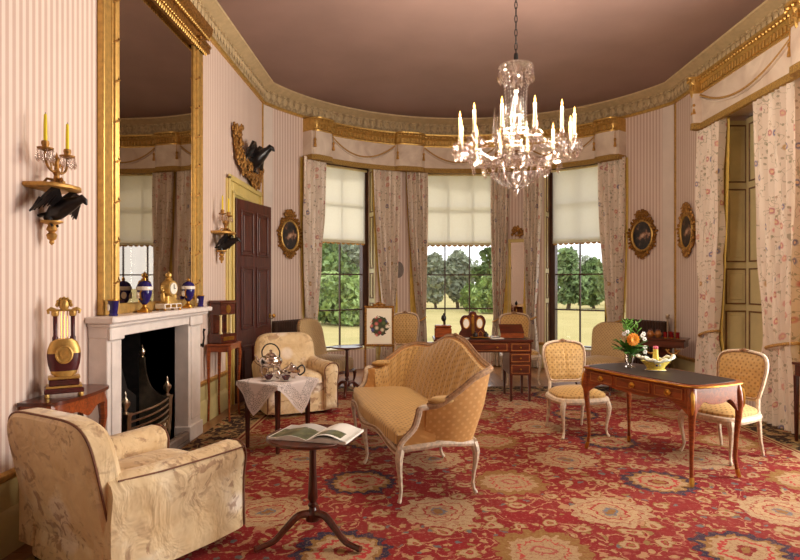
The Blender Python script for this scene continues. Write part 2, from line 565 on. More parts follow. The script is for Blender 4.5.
def carpet():
    g = G('red floral carpet')
    x, y, z = g.sep(g.vec())
    nzv = g.n('TexNoise', Vector=g.vec(), Scale=7, Detail=4, Roughness=.62).outputs[1]
    nx, ny, _ = g.sep(nzv)
    xd = g.m('ADD', x, g.m('MULTIPLY', g.m('SUBTRACT', nx, .5), .16))
    yd = g.m('ADD', y, g.m('MULTIPLY', g.m('SUBTRACT', ny, .5), .16))

    def lattice(ox, oy, k, amp):
        lx = g.m('DIVIDE', g.m('SUBTRACT', xd, ox), 1.125)
        ly = g.m('DIVIDE', g.m('SUBTRACT', yd, oy), 1.15)
        cx = g.m('ROUND', lx); cy = g.m('ROUND', ly)
        fx = g.m('MULTIPLY', g.m('SUBTRACT', lx, cx), 1.125); fy = g.m('MULTIPLY', g.m('SUBTRACT', ly, cy), 1.15)
        d = g.m('SQRT', g.m('ADD', g.m('MULTIPLY', fx, fx), g.m('MULTIPLY', fy, fy)))
        a = g.m('ARCTAN2', fy, fx)
        d = g.m('MULTIPLY', d, g.m('ADD', 1.0, g.m('MULTIPLY', g.m('COSINE', g.m('MULTIPLY', a, k)), amp)))
        return d, g.m('ABSOLUTE', g.m('FLOORED_MODULO', cx, 2.0)) if False else g.m('FRACT', g.m('MULTIPLY', g.m('ADD', cx, 100.0), .5))
    RED = (124, 12, 24); CRM = (172, 142, 106); OCH = (138, 100, 52); NAVY = (26, 28, 60); PINK = (164, 74, 70); BLUE = (104, 110, 116)
    dA, par = lattice(-.4, 3.3, 16, .07)
    dB, _ = lattice(.1625, 3.875, 12, .06)
    s = 3.0
    def rmp(d, st): return g.ramp(g.m('MULTIPLY', d, s), [(p * s, c) for p, c in st], 'CONSTANT')
    blue = rmp(dA, [(0, OCH), (.035, RED), (.06, CRM), (.12, (178, 50, 54)), (.145, CRM), (.185, OCH), (.215, NAVY), (.262, RED)])
    yell = rmp(dA, [(0, CRM), (.04, PINK), (.06, CRM), (.13, (178, 60, 58)), (.145, CRM), (.2, OCH), (.27, RED)])
    med = g.mix(g.m('GREATER_THAN', par, .25), blue, yell)
    medB = rmp(dB, [(0, OCH), (.03, BLUE), (.05, CRM), (.10, (160, 40, 44)), (.115, (182, 152, 114)), (.17, (150, 52, 50)), (.18, (176, 148, 112)), (.25, RED)])
    v = g.comb(xd, yd)
    # field
    nz = g.noise(g.comb(x, y), 7, 4)
    fieldc = g.mix(nz, (112, 8, 22), (144, 18, 32))
    vn = g.noise(v, 5.2, 2, .5, .6)
    vine = g.m('LESS_THAN', g.m('ABSOLUTE', g.m('SUBTRACT', vn, .5)), .016)
    c = g.mix(vine, fieldc, (170, 126, 92))
    v3 = g.voro(v, 14, '2D'); r3 = g.sep(v3.outputs['Color'])
    lf = g.m('MULTIPLY', g.m('LESS_THAN', v3.outputs[0], .27), g.m('GREATER_THAN', r3[0], .42))
    c = g.mix(lf, c, g.ramp(r3[1], [(0, (170, 132, 92)), (.4, (136, 106, 62)), (.6, (152, 76, 66)), (.78, (96, 98, 98))], 'CONSTANT'))
    v2 = g.voro(v, 5.2, '2D'); r2 = g.sep(v2.outputs['Color'])
    d2 = v2.outputs[0]
    sm = g.ramp(d2, [(0, OCH), (.06, (150, 40, 44)), (.11, CRM), (.25, OCH), (.29, RED)], 'CONSTANT')
    c = g.mix(g.m('MULTIPLY', g.m('LESS_THAN', d2, .29), g.m('GREATER_THAN', r2[0], .3)), c, sm)
    vf = g.voro(v, 26, '2D', 'DISTANCE_TO_EDGE').outputs[0]
    fil = g.m('MULTIPLY', g.m('LESS_THAN', vf, .035), .55)
    medB = g.mix(g.m('MULTIPLY', lf, .55), g.mix(fil, medB, (140, 60, 50)), (150, 92, 70)); med = g.mix(fil, med, (130, 84, 52))
    c = g.mix(g.m('LESS_THAN', dB, .25), c, medB)
    c = g.mix(g.m('LESS_THAN', dA, .285), c, g.mix(g.m('MULTIPLY', g.m('GREATER_THAN', dA, .27), g.m('GREATER_THAN', par, .25)), med, fieldc))
    # border
    e = g.m('MINIMUM', g.m('SUBTRACT', x, -2.12), g.m('MINIMUM', g.m('SUBTRACT', 3.85, x), g.m('SUBTRACT', 8.6, y)))
    bb = g.mix(g.m('LESS_THAN', d2, .33), (36, 30, 34), g.ramp(d2, [(0, (150, 60, 52)), (.12, (176, 150, 104)), (.28, (120, 100, 66))], 'CONSTANT'))
    bb = g.mix(lf, bb, (150, 126, 84)); bb = g.mix(vine, bb, (166, 138, 92))
    bor = g.m('LESS_THAN', e, .40)
    c = g.mix(bor, c, bb)
    band = g.ramp(g.m('MULTIPLY', e, 2.0), [(0, (40, 34, 36)), (.06, (0, 0, 0)), (.8, (186, 156, 110)), (.85, (126, 34, 36)), (.9, (190, 160, 116)), (.94, (0, 0, 0))], 'CONSTANT')
    isb = g.m('MULTIPLY', g.m('GREATER_THAN', e, .40), g.m('LESS_THAN', e, .47))
    c = g.mix(isb, c, band)
    wear = g.noise(g.comb(x, y), 1.3, 4, .6)
    c = g.mix(g.m('MULTIPLY', g.n('MapRange', Value=wear, From_Min=.45, From_Max=.75).outputs[0], .2), c, (150, 96, 76))
    fine = g.noise(g.vec(), 220, 2)
    c = g.mix(.07, c, g.mix(fine, (60, 30, 26), (220, 190, 160)))
    mott = g.noise(g.comb(x, y), 48, 3, .6)
    c = g.mix(g.m('MULTIPLY', g.m('GREATER_THAN', mott, .58), .30), c, (116, 24, 30))
    c = g.mix(g.m('MULTIPLY', g.m('LESS_THAN', mott, .40), .22), c, (176, 146, 112))
    return g.done(c, .95, 0, fine, .3, .004, Specular_IOR_Level=.08)


MAT['carpet'] = carpet()


def thin(name, tint=(255, 255, 255), refl=.06, rough=.02):
    g = G(name)
    t = g.n('BsdfTransparent', Color=tint); gl = g.n('BsdfGlossy', Color=(255, 255, 255), Roughness=rough)
    mx = g.n('MixShader', Fac=refl)
    g.t.links.new(t.outputs[0], mx.inputs[1]); g.t.links.new(gl.outputs[0], mx.inputs[2]); g.t.links.new(mx.outputs[0], g.out.inputs[0])
    return g.mat


MAT['pane'] = thin('window glass', (252, 252, 250), .03)
MAT['crystal'] = thin('cut crystal', (248, 243, 240), .30, .06)


def blind():
    g = G('cream holland blind')
    c = g.mix(g.noise(g.vec(), 30, 2), (236, 230, 214), (230, 222, 204))
    d = g.n('BsdfDiffuse', Color=c); t = g.n('BsdfTranslucent', Color=c)
    mx = g.n('MixShader', Fac=.6)
    g.t.links.new(d.outputs[0], mx.inputs[1]); g.t.links.new(t.outputs[0], mx.inputs[2]); g.t.links.new(mx.outputs[0], g.out.inputs[0])
    return g.mat


MAT['blind'] = blind()


def mirror():
    g = G('old mirror glass')
    nz = g.noise(g.vec(), 2, 3)
    return g.done(g.mix(nz, (172, 160, 146), (186, 174, 160)), .015, 1.0)


MAT['mirror'] = mirror()


def emit(name, col, st):
    g = G(name)
    e = g.n('Emission', Strength=st); g.put(e.inputs[0], col)
    g.t.links.new(e.outputs[0], g.out.inputs[0])
    return g.mat


MAT['flame'] = emit('candle bulb glow', (255, 190, 100), 9)


def lace():
    g = G('lace edging')
    uv = g.vec('UV')
    v = g.voro(uv, 55, '2D', 'DISTANCE_TO_EDGE').outputs[0]
    v2 = g.voro(uv, 18, '2D').outputs[0]
    hole = g.m('MULTIPLY', g.m('GREATER_THAN', v, .16), g.m('GREATER_THAN', v2, .2))
    u, vv, _ = g.sep(uv)
    e = g.m('MAXIMUM', g.m('ABSOLUTE', u), g.m('ABSOLUTE', vv))
    band = g.m('MULTIPLY', g.m('GREATER_THAN', e, .25), g.m('LESS_THAN', e, .36))
    f = g.m('MULTIPLY', hole, g.m('MULTIPLY', band, .5))
    d = g.n('BsdfDiffuse', Color=(226, 216, 214)); t = g.n('BsdfTransparent')
    mx = g.n('MixShader', Fac=f)
    g.t.links.new(d.outputs[0], mx.inputs[1]); g.t.links.new(t.outputs[0], mx.inputs[2]); g.t.links.new(mx.outputs[0], g.out.inputs[0])
    return g.mat


MAT['lace'] = lace()


def needlework():
    g = G('embroidered flowers')
    x, y, z = g.sep(g.vec())
    zz = g.m('SUBTRACT', z, .925)
    d = g.m('SQRT', g.m('ADD', g.m('MULTIPLY', x, x), g.m('MULTIPLY', zz, zz)))
    v = g.comb(x, zz)
    vo = g.voro(v, 15, '2D'); r = g.sep(vo.outputs['Color'])
    fl = g.ramp(r[0], [(0, (150, 36, 52)), (.25, (214, 120, 110)), (.42, (230, 210, 180)), (.6, (74, 84, 140)), (.75, (90, 110, 60)), (.9, (206, 150, 60))], 'CONSTANT')
    fl = g.mix(g.n('MapRange', Value=vo.outputs[0], From_Min=.1, From_Max=.5).outputs[0], fl, (60, 66, 40))
    nz = g.noise(v, 16, 3)
    inside = g.m('LESS_THAN', g.m('ADD', d, g.m('MULTIPLY', g.m('SUBTRACT', nz, .5), .16)), .125)
    return g.done(g.mix(inside, (236, 228, 206), fl), .8)


MAT['needle'] = needlework()


def painting():
    g = G('dark figure painting')
    x, y, z = g.sep(g.vec())
    nz = g.noise(g.vec(), 11, 3)
    rr = g.m('SQRT', g.m('ADD', g.m('MULTIPLY', x, x), g.m('MULTIPLY', z, z)))
    nz = g.m('ADD', nz, g.n('MapRange', Value=rr, From_Min=0, From_Max=.16, To_Min=.12, To_Max=-.1).outputs[0])
    c = g.ramp(nz, [(.3, (30, 28, 34)), (.5, (58, 50, 48)), (.6, (150, 106, 84)), (.7, (206, 174, 146))])
    return g.done(c, .3)


MAT['painting'] = painting()


def photo_page():
    g = G('magazine photograph')
    x, y, z = g.sep(g.vec())
    nz = g.noise(g.vec(), 22, 5, .65)
    c = g.ramp(nz, [(.3, (34, 38, 22)), (.5, (84, 88, 46)), (.66, (128, 120, 86))])
    sky = g.m('GREATER_THAN', g.m('ADD', y, g.m('MULTIPLY', nz, .1)), .1)
    c = g.mix(sky, c, (190, 186, 180))
    inx = g.m('MULTIPLY', g.m('LESS_THAN', x, -.004), g.m('GREATER_THAN', x, -.228))
    iny = g.m('LESS_THAN', g.m('ABSOLUTE', y), .144)
    inx2 = g.m('MULTIPLY', g.m('GREATER_THAN', x, .03), g.m('LESS_THAN', x, .19))
    iny2 = g.m('MULTIPLY', g.m('LESS_THAN', y, -.02), g.m('GREATER_THAN', y, -.12))
    k = g.m('MAXIMUM', g.m('MULTIPLY', inx, iny), g.m('MULTIPLY', inx2, iny2))
    return g.done(g.mix(k, (236, 232, 224), c), .35)


MAT['page'] = photo_page()


def grass():
    g = G('dry parkland grass')
    v = g.vec()
    n1 = g.noise(v, .05, 4, .6); n2 = g.noise(v, .8, 4)
    c = g.ramp(n1, [(.35, (164, 148, 88)), (.5, (182, 164, 108)), (.65, (148, 138, 78))])
    c = g.mix(g.m('MULTIPLY', n2, .35), c, (150, 146, 76))
    return g.done(c, .95)


MAT['grass'] = grass()
MAT['foliage'] = M_('tree foliage', (112, 132, 84), .8, var=.4, scale=.9)
MAT['foliage2'] = M_('fresh shrub foliage', (132, 152, 92), .8, var=.35, scale=1.5)
MAT['foliage3'] = M_('grey green foliage', (140, 146, 124), .8, var=.3, scale=.9)
MAT['bark'] = M_('bark', (90, 72, 56), .9, var=.2)
MAT['stone'] = M_('pinkish outer stone', (206, 170, 136), .8, var=.12, scale=5)
# ================================================================== the shell
WIN = [-39, 0, 39]
HA = 12.5
ZS, ZH = .34, 3.66                      # sill and head of the openings


def arc_block(mb, a, b, r0, r1, z0, z1, step=2.0):
    n = max(1, int(round(abs(b - a) / step)))
    loops = []
    for i in range(n + 1):
        t = a + (b - a) * i / n
        p, q = arc(t, r0), arc(t, r1)
        loops.append([(p[0], p[1], z0), (q[0], q[1], z0), (q[0], q[1], z1), (p[0], p[1], z1)])
    mb.loft(loops)


def bow_shell(name, r0, r1, mat):
    mb = MB()
    prev = -TE - (3 if r0 > R + .1 else 0)
    for c in WIN:
        arc_block(mb, prev, c - HA, r0, r1, 0, ZC)
        arc_block(mb, c - HA, c + HA, r0, r1, 0, ZS)
        arc_block(mb, c - HA, c + HA, r0, r1, ZH, ZC)
        prev = c + HA
    arc_block(mb, prev, TE + (3 if r0 > R + .1 else 0), r0, r1, 0, ZC)
    return struct(mb.build(name, mat))


wall_bow = bow_shell('wall_bow', R, R + .34, MAT['paper_arc'])
bow_shell('wall_bow_outer', R + .34, R + .62, MAT['stone'])
# white pilaster strips where the bow meets the straight walls
pil = MB()
for s in (-1, 1):
    a, b = (-TE + .1, -TE + 3.7) if s < 0 else (TE - 3.7, TE - .1)
    arc_block(pil, a, b, R - .012, R + .01, .42, 4.21)
struct(pil.build('trim_1', MAT['plaster']))
gf = MB()
gf.box(XL, XL + .02, YE - .05, YE - .025, .42, 4.21); gf.box(XR - .02, XR, YE - .05, YE - .025, .42, 4.21)
struct(gf.build('trim_2', MAT['gold']))

FIRE = (4.32, 5.61, 1.15)
DOOR = (7.35, 8.42, 2.6)
RW = [(6.0, 7.6), (3.4, 5.0), (.7, 2.3)]  # last two openings are unseen, added and placed to light the bow
BW = []

m = MB()
for y0, y1, z0, z1 in ((YB - .4, FIRE[0], 0, ZC), (FIRE[0], FIRE[1], FIRE[2], ZC), (FIRE[1], DOOR[0], 0, ZC), (DOOR[0], DOOR[1], DOOR[2], ZC), (DOOR[1], YE + .1, 0, ZC)):
    m.box(XL - .32, XL, y0, y1, z0, z1)
wall_left = struct(m.build('wall_left', MAT['paper_y'], smooth=0))
m = MB(); prev = YE + .1
for y0, y1 in RW:
    m.box(XR, XR + .5, y1, prev, 0, ZC); m.box(XR, XR + .5, y0, y1, 0, .25); m.box(XR, XR + .5, y0, y1, ZH, ZC); prev = y0
m.box(XR, XR + .5, YB - .4, prev, 0, ZC)
wall_right = struct(m.build('wall_right', MAT['paper_y'], smooth=0))
m = MB(); prev = XL - .32
for x0, x1 in BW:
    m.box(prev, x0, YB - .4, YB, 0, ZC); m.box(x0, x1, YB - .4, YB, 0, .25); m.box(x0, x1, YB - .4, YB, ZH, ZC); prev = x1
m.box(prev, XR + .5, YB - .4, YB, 0, ZC)
struct(m.build('wall_back', MAT['paper_x'], smooth=0))

RIM = [(XL, YB), (XL, YE)] + [arc(-TE + 2 * TE * i / 60) for i in range(1, 60)] + [(XR, YE), (XR, YB)]
poly = [(XL - .32, YB - .4), (XL - .32, YE + .1)] + [arc(-TE + 2 * TE * i / 60, R + .5) for i in range(0, 61)] + [(XR + .5, YE + .1), (XR + .5, YB - .4)]
m = MB(); m.prism(poly, ZC, ZC + .12, 'z'); struct(m.build('ceiling', MAT['ceiling'], smooth=0))
m = MB(); m.prism(poly, -.2, -.02, 'z'); floor = struct(m.build('floor', MAT['board'], smooth=0))
nb = 34
for i in range(nb):
    x0 = XL + (XR - XL) * i / nb; x1 = XL + (XR - XL) * (i + 1) / nb - .004
    xm = max(abs(x0 - CX), abs(x1 - CX))
    ye = CY + math.sqrt(max(R * R - xm * xm, .2)) if xm < R else YE
    cut = 2 + rnd.random() * 4
    for ya, yb in ((YB, cut), (cut + .004, ye + .02)):
        mb = MB(); mb.box(x0, x1, ya, yb, -.02, 0.0 - rnd.random() * .0006, .0015)
        mb.build('floor_board', MAT['board'], floor, smooth=0)

# cornice
mb = MB(); mb.sweep(RIM, [(0, 4.44), (.05, 4.44), (.07, 4.455), (.12, 4.475), (.15, 4.50), (.17, 4.505), (.175, 4.53), (0, 4.53)], True)
struct(mb.build('trim_3', MAT['crown']))
mb = MB(); mb.sweep(RIM, [(0, 4.255), (.03, 4.255), (.045, 4.3), (.05, 4.44), (0, 4.44)], True)
fr = struct(mb.build('trim_4', MAT['frieze']))
mb = MB(); mb.sweep(RIM, [(0, 4.215), (.03, 4.215), (.042, 4.235), (.04, 4.255), (0, 4.255)], True)
struct(mb.build('trim_5', MAT['gold']))
# raised leaves of the frieze, far too many to count singly
mb = MB()
path = []
for i in range(len(RIM) - 1):
    a, b = Vector(RIM[i]), Vector(RIM[i + 1]); L = (b - a).length; d = (b - a).normalized(); nn = Vector((d.y, -d.x))
    k = max(1, int(round(L / .105)))
    for j in range(k):
        p = a + (b - a) * ((j + .5) / k)
        if p.y < 1.0: continue
        q = p + nn * .05
        rz = math.atan2(d.y, d.x)
        mb.at(q.x, q.y, 4.345, rz=rz)
        for sx in (-1, 1):
            mb.add([(0, 0, -.06), (sx * .045, -.006, -.02), (sx * .04, -.008, .045), (0, 0, .07), (sx * .018, -.022, .01)], [(0, 1, 4), (1, 2, 4), (2, 3, 4), (3, 0, 4)])
        mb.at(q.x, q.y, 4.43, rz=rz); mb.box(-.03, .03, -.012, .0, -.012, .012)
mb.M = Matrix.Identity(4)
o = mb.build('frieze_leaf', MAT['crown'], fr, smooth=30); o['kind'] = 'stuff'


# dado, rail and baseboard along every piece of wall
def run(path, tagname, k=[0]):
    k[0] += 1
    mb = MB(); mb.sweep(path, [(0, 0), (.035, 0), (.035, .2), (.022, .235), (.012, .245), (.012, .405), (0, .405)])
    struct(mb.build('baseboard_' + tagname, MAT['dado']))
    mb = MB(); mb.sweep(path, [(0, .405), (.02, .405), (.034, .425), (.034, .445), (.015, .455), (0, .455)])
    struct(mb.build('trim_%d' % (k[0] + 10), MAT['gold_matt']))


run([(XL, YB), (XL, 4.11)], 'left')
run([(XL, 5.88), (XL, 7.13)], 'left')
run([(XL, 8.67), (XL, YE)], 'left')
for a, b in ((-TE, -51.5), (-26.5, -12.5), (12.5, 26.5), (51.5, TE)):
    run([arc(a + (b - a) * i / 6) for i in range(7)], 'bow')
run([(XR, YE), (XR, 7.62)], 'right')
run([(XR, 5.98), (XR, 5.02)], 'right')
run([(XR, 3.38), (XR, 2.32)], 'right')
run([(XR, .68), (XR, YB)], 'right')


# ------------------------------------------------------------------ windows
def window(n, loc, rz, gw, ow, jamb, dep, closed=False):
    """gw half glass width, ow half opening width at the frame, jamb angle, depth of the embrasure"""
    mb = MB()
    for s in (-1, 1):
        x0, x1 = sorted((s * gw, s * ow))
        mb.box(x0, x1, -.05, .07, ZS, ZH, .006)
    mb.box(-ow, ow, -.05, .07, 3.6, ZH, .006); mb.box(-ow, ow, -.05, .07, ZS, .39, .006)
    win = struct(mb.build('window_%d' % n, MAT['sash']))
    win.location = (loc[0], loc[1], 0); win.rotation_euler = (0, 0, rz)
    pw = 2 * gw / 3; ph = (3.6 - .39) / 5
    for i in (1, 2):
        mb = MB(); x = -gw + i * pw; mb.box(x - .012, x + .012, -.02, .02, .39, 3.6, .004); mb.build('glazing_bar', MAT['sash'], win)
    for j in range(1, 5):
        mb = MB(); z = .39 + j * ph; h = .024 if j == 3 else .012
        mb.box(-gw, gw, -.022, .022, z - h, z + h, .004); mb.build('meeting_rail' if j == 3 else 'glazing_bar', MAT['sash'], win)
    for i in range(3):
        for j in range(5):
            mb = MB(); mb.box(-gw + i * pw + .011, -gw + (i + 1) * pw - .011, -.002, .002, .39 + j * ph + .011, .39 + (j + 1) * ph - .011)
            mb.build('pane', MAT['pane'], win, smooth=0)
    mb = MB(); mb.box(-ow + .02, ow - .02, -dep + .02, -.05, ZS, ZS + .03, .008); mb.build('sill', MAT['shutter'], win)
    for s in (-1, 1):
        # panelled shutter folded back against the jamb
        def pl(mb):
            if jamb: mb.at(0, -(R + .34), 0, rz=-s * jamb); return (0, R + .015, R + .27)
            mb.at(0, 0, 0); return (s * ow, -dep + .01, -.06)
        mb = MB(); b, y0, y1 = pl(mb)
        mb.box(*sorted((b - s * .02, b)), y0, y1, ZS + .03, 3.6, .003)
        sh = mb.build('shutter', MAT['shutter'], win)
        zz = [ZS + .09, 1.22, 1.72, 2.66, 3.16, 3.54]
        zz = [(ZS + .09, 1.16), (1.24, 1.70), (1.78, 2.72), (2.80, 3.54)]
        for za, zb in zz:
            mb = MB(); b, y0, y1 = pl(mb)
            for (ya, yb, zc, zd) in ((y0 + .05, y0 + .068, za, zb), (y1 - .068, y1 - .05, za, zb), (y0 + .068, y1 - .068, za, za + .018), (y0 + .068, y1 - .068, zb - .018, zb)):
                mb.box(*sorted((b - s * .034, b - s * .019)), ya, yb, zc, zd, .003)
            mb.build('panel_moulding', MAT['shutter_line'], sh)
            mb = MB(); b, y0, y1 = pl(mb)
            mb.box(*sorted((b - s * .03, b - s * .019)), y0 + .10, y1 - .10, za + .06, zb - .06, .008)
            mb.build('panel', MAT['shutter'], sh)
    if closed:
        for s in (-1, 1):
            a, b = sorted((s * .004, s * (ow - .03)))
            mb = MB(); mb.box(a, b, -.12, -.09, ZS + .03, 3.62, .004); sh = mb.build('closed_shutter', MAT['shutter'], win)
            for za, zb in ((ZS + .09, 1.16), (1.24, 1.70), (1.78, 2.72), (2.80, 3.54)):
                for (xa, xb, zc, zd) in ((a + .08, a + .098, za, zb), (b - .098, b - .08, za, zb), (a + .098, b - .098, za, za + .018), (a + .098, b - .098, zb - .018, zb)):
                    mb = MB(); mb.box(xa, xb, -.134, -.119, zc, zd, .003); mb.build('panel_moulding', MAT['shutter_line'], sh)
    return win


def blind_at(loc, rz, gw, label, zb=2.27):
    t = thing('roller_blind', label, 'blind', (loc[0], loc[1], 0), rz, 'cream roller blinds in the tall windows')
    mb = MB(); mb.grid(lambda u, v: (-gw - .03 + (2 * gw + .06) * u, -.075 + .004 * math.sin(u * 9), zb + (3.56 - zb) * v), 8, 10)
    mb.build('blind_cloth', MAT['blind'], t)
    mb = MB(); mb.tube([(-gw - .05, -.09, 3.57), (gw + .05, -.09, 3.57)], .022, 10); mb.build('roller', MAT['ivory'], t)
    mb = MB(); mb.box(-gw - .03, gw + .03, -.084, -.068, zb - .03, zb + .01, .004); mb.build('bottom_batten', MAT['blind'], t)
    mb = MB()
    n = 14
    for i in range(n):
        a = -gw - .03 + (2 * gw + .06) * (i + .5) / n; h = (gw + .03) / n
        mb.loft([[(a - h, -.079, zb - .03), (a + h, -.079, zb - .03), (a + h * .6, -.079, zb - .055), (a, -.079, zb - .065), (a - h * .6, -.079, zb - .055)],
                 [(a - h, -.074, zb - .03), (a + h, -.074, zb - .03), (a + h * .6, -.074, zb - .055), (a, -.074, zb - .065), (a - h * .6, -.074, zb - .055)]])
    mb.build('scalloped_edge', MAT['rope'], t)


names = ['left window of the bow', 'middle window of the bow', 'right window of the bow']
for k, c in enumerate(WIN):
    p = arc(c, R + .34)
    window(k + 1, p, -RD(c), .70, (R + .34) * math.tan(RD(HA)), RD(HA), .36)
    blind_at(p, -RD(c), .70, 'cream roller blind half lowered in the ' + names[k])
for k, (y0, y1) in enumerate(RW):
    window(4 + k, (XR + .45, (y0 + y1) / 2), RD(-90), .68, .80, 0, .44, k == 0)


# ------------------------------------------------------------------ pelmets
def pelmet(label, ptf, L, blocks, step):
    t = thing('curtain_pelmet', label, 'pelmet')
    def sub(a, b, off=0.0, st=step):
        n = max(1, int(math.ceil((b - a) / st)))
        return [ptf(a + (b - a) * i / n) for i in range(n + 1)]
    secs = []; prev = 0
    for a, b in blocks:
        if a > prev: secs.append((prev, a, 0))
        secs.append((a, b, 1)); prev = b
    if prev < L: secs.append((prev, L, 0))
    bead = MB(); reed = MB()
    for a, b, blk in secs:
        P = sub(a, b, st=(b - a) / 14 if blk else step)
        npt = len(P) - 1
        def bo(u): return .10 * (1 - abs(2 * u - 1) ** 5) if blk else 0
        def swp(mb, prof): mb.sweep(P, lambda i: [(x + (bo(i / npt) if x > .17 else 0), z) for x, z in prof])
        mb = MB(); swp(mb, [(0, 3.98), (.2, 3.98), (.205, 4.0), (.185, 4.02), (.19, 4.10), (.22, 4.13), (.215, 4.16), (.245, 4.175), (.25, 4.20), (0, 4.20)])
        mb.build('gilt_cornice', MAT['gold'], t)
        mb = MB(); swp(mb, [(.16, 3.985), (.185, 3.985), (.19, 3.8), (.18, 3.58), (.155, 3.58)])
        mb.build('valance', MAT['valance'], t)
        mb = MB(); swp(mb, [(.15, 3.6), (.2, 3.6), (.205, 3.52), (.155, 3.52)])
        mb.build('fringe', MAT['fringe'], t)
        n = max(2, int((b - a) / .06))
        for i in range(n):
            o = bo((i + .5) / n)
            s_ = a + (b - a) * (i + .5) / n
            p = Vector(ptf(s_)); q = Vector(ptf(s_ + .01)); d = (q - p).normalized(); nn = Vector((d.y, -d.x))
            c = p + nn * (.232 + o)
            bead.ball((c.x, c.y, 4.148), .023, 6, 4)
            c = p + nn * (.19 + o)
            reed.at(c.x, c.y, 0, rz=math.atan2(d.y, d.x)); reed.box(-.02, .02, -.022, .01, 4.022, 4.098, .008); reed.M = Matrix.Identity(4)
        if not blk:
            # rope swag between the blocks
            pts = []
            for i in range(17):
                u = i / 16; s_ = a + (b - a) * u
                p = Vector(ptf(s_)); q = Vector(ptf(s_ + .01)); d = (q - p).normalized(); nn = Vector((d.y, -d.x)); c = p + nn * .205
                pts.append((c.x, c.y, 3.96 - .25 * (1 - (2 * u - 1) ** 2)))
            mb = MB(); mb.tube(pts, .013, 6); mb.build('swag_rope', MAT['rope'], t)
            # soft folds under the rope
            pts2 = [(x, y, z - .035) for x, y, z in pts]
            mb = MB(); mb.tube(pts2, .02, 6, flat=.5); mb.build('swag_fold', MAT['valance'], t)
        else:
            for e in (a + .03, b - .03):
                p = Vector(ptf(e)); q = Vector(ptf(e + .01)); d = (q - p).normalized(); nn = Vector((d.y, -d.x)); c = p + nn * .27
                mb = MB(); mb.lathe([(.004, 3.98), (.006, 3.86), (.02, 3.845), (.022, 3.82), (.012, 3.81), (.026, 3.72), (.02, 3.715), (0, 3.715)], 8, (c.x, c.y, 0))
                mb.build('tassel', MAT['gold_matt'], t)
    for mbx, nm, mt in ((bead, 'bead_row', 'gold'), (reed, 'reeded_band', 'gold')):
        o = mbx.build(nm, MAT[mt], t, smooth=30); o['kind'] = 'stuff'
    # returns to the wall at both ends
    for e, d_ in ((0, 1), (L, -1)):
        p = Vector(ptf(e)); q = Vector(ptf(e + .01 * d_)); d = (q - p).normalized(); nn = Vector((d.y, -d.x)) * d_
        rz = math.atan2(nn.y, nn.x)
        mb = MB(); mb.at(p.x, p.y, 0, rz=rz); mb.box(.005, .225, -.008, .008, 3.58, 3.985)
        mb.build('valance', MAT['valance'], t)
        mb = MB(); mb.at(p.x, p.y, 0, rz=rz); mb.box(.005, .24, -.012, .012, 3.52, 3.6)
        mb.build('fringe', MAT['fringe'], t)
    return t


D2R = R * PI / 180
bow_pt = lambda s: arc(-51.5 + s / D2R)
Lb = 103 * D2R
pelmet('long curved gilt pelmet with silk swags across the three bow windows', bow_pt, Lb,
       [(0, 8 * D2R), (30 * D2R, 40 * D2R), (63 * D2R, 73 * D2R), (95 * D2R, Lb)], 2.5 * D2R)
pelmet('straight gilt pelmet with silk swag over the shuttered window in right wall', lambda s: (XR, 7.78 - s), 2.3,
       [(0, .1), (2.0, 2.3)], .5)
mb = MB()
for y in (7.74, 5.62):
    mb.at(XR - .27, y, 4.06); mb.lathe([(.01, -.14), (.03, -.1), (.05, -.02), (.035, .02), (.06, .08), (.06, .11), (0, .11)], 8)
    o = mb.build('pelmet_bracket', MAT['gold'], [q for q in COL.objects if q.name.startswith('curtain_pelmet')][-1]); mb = MB()


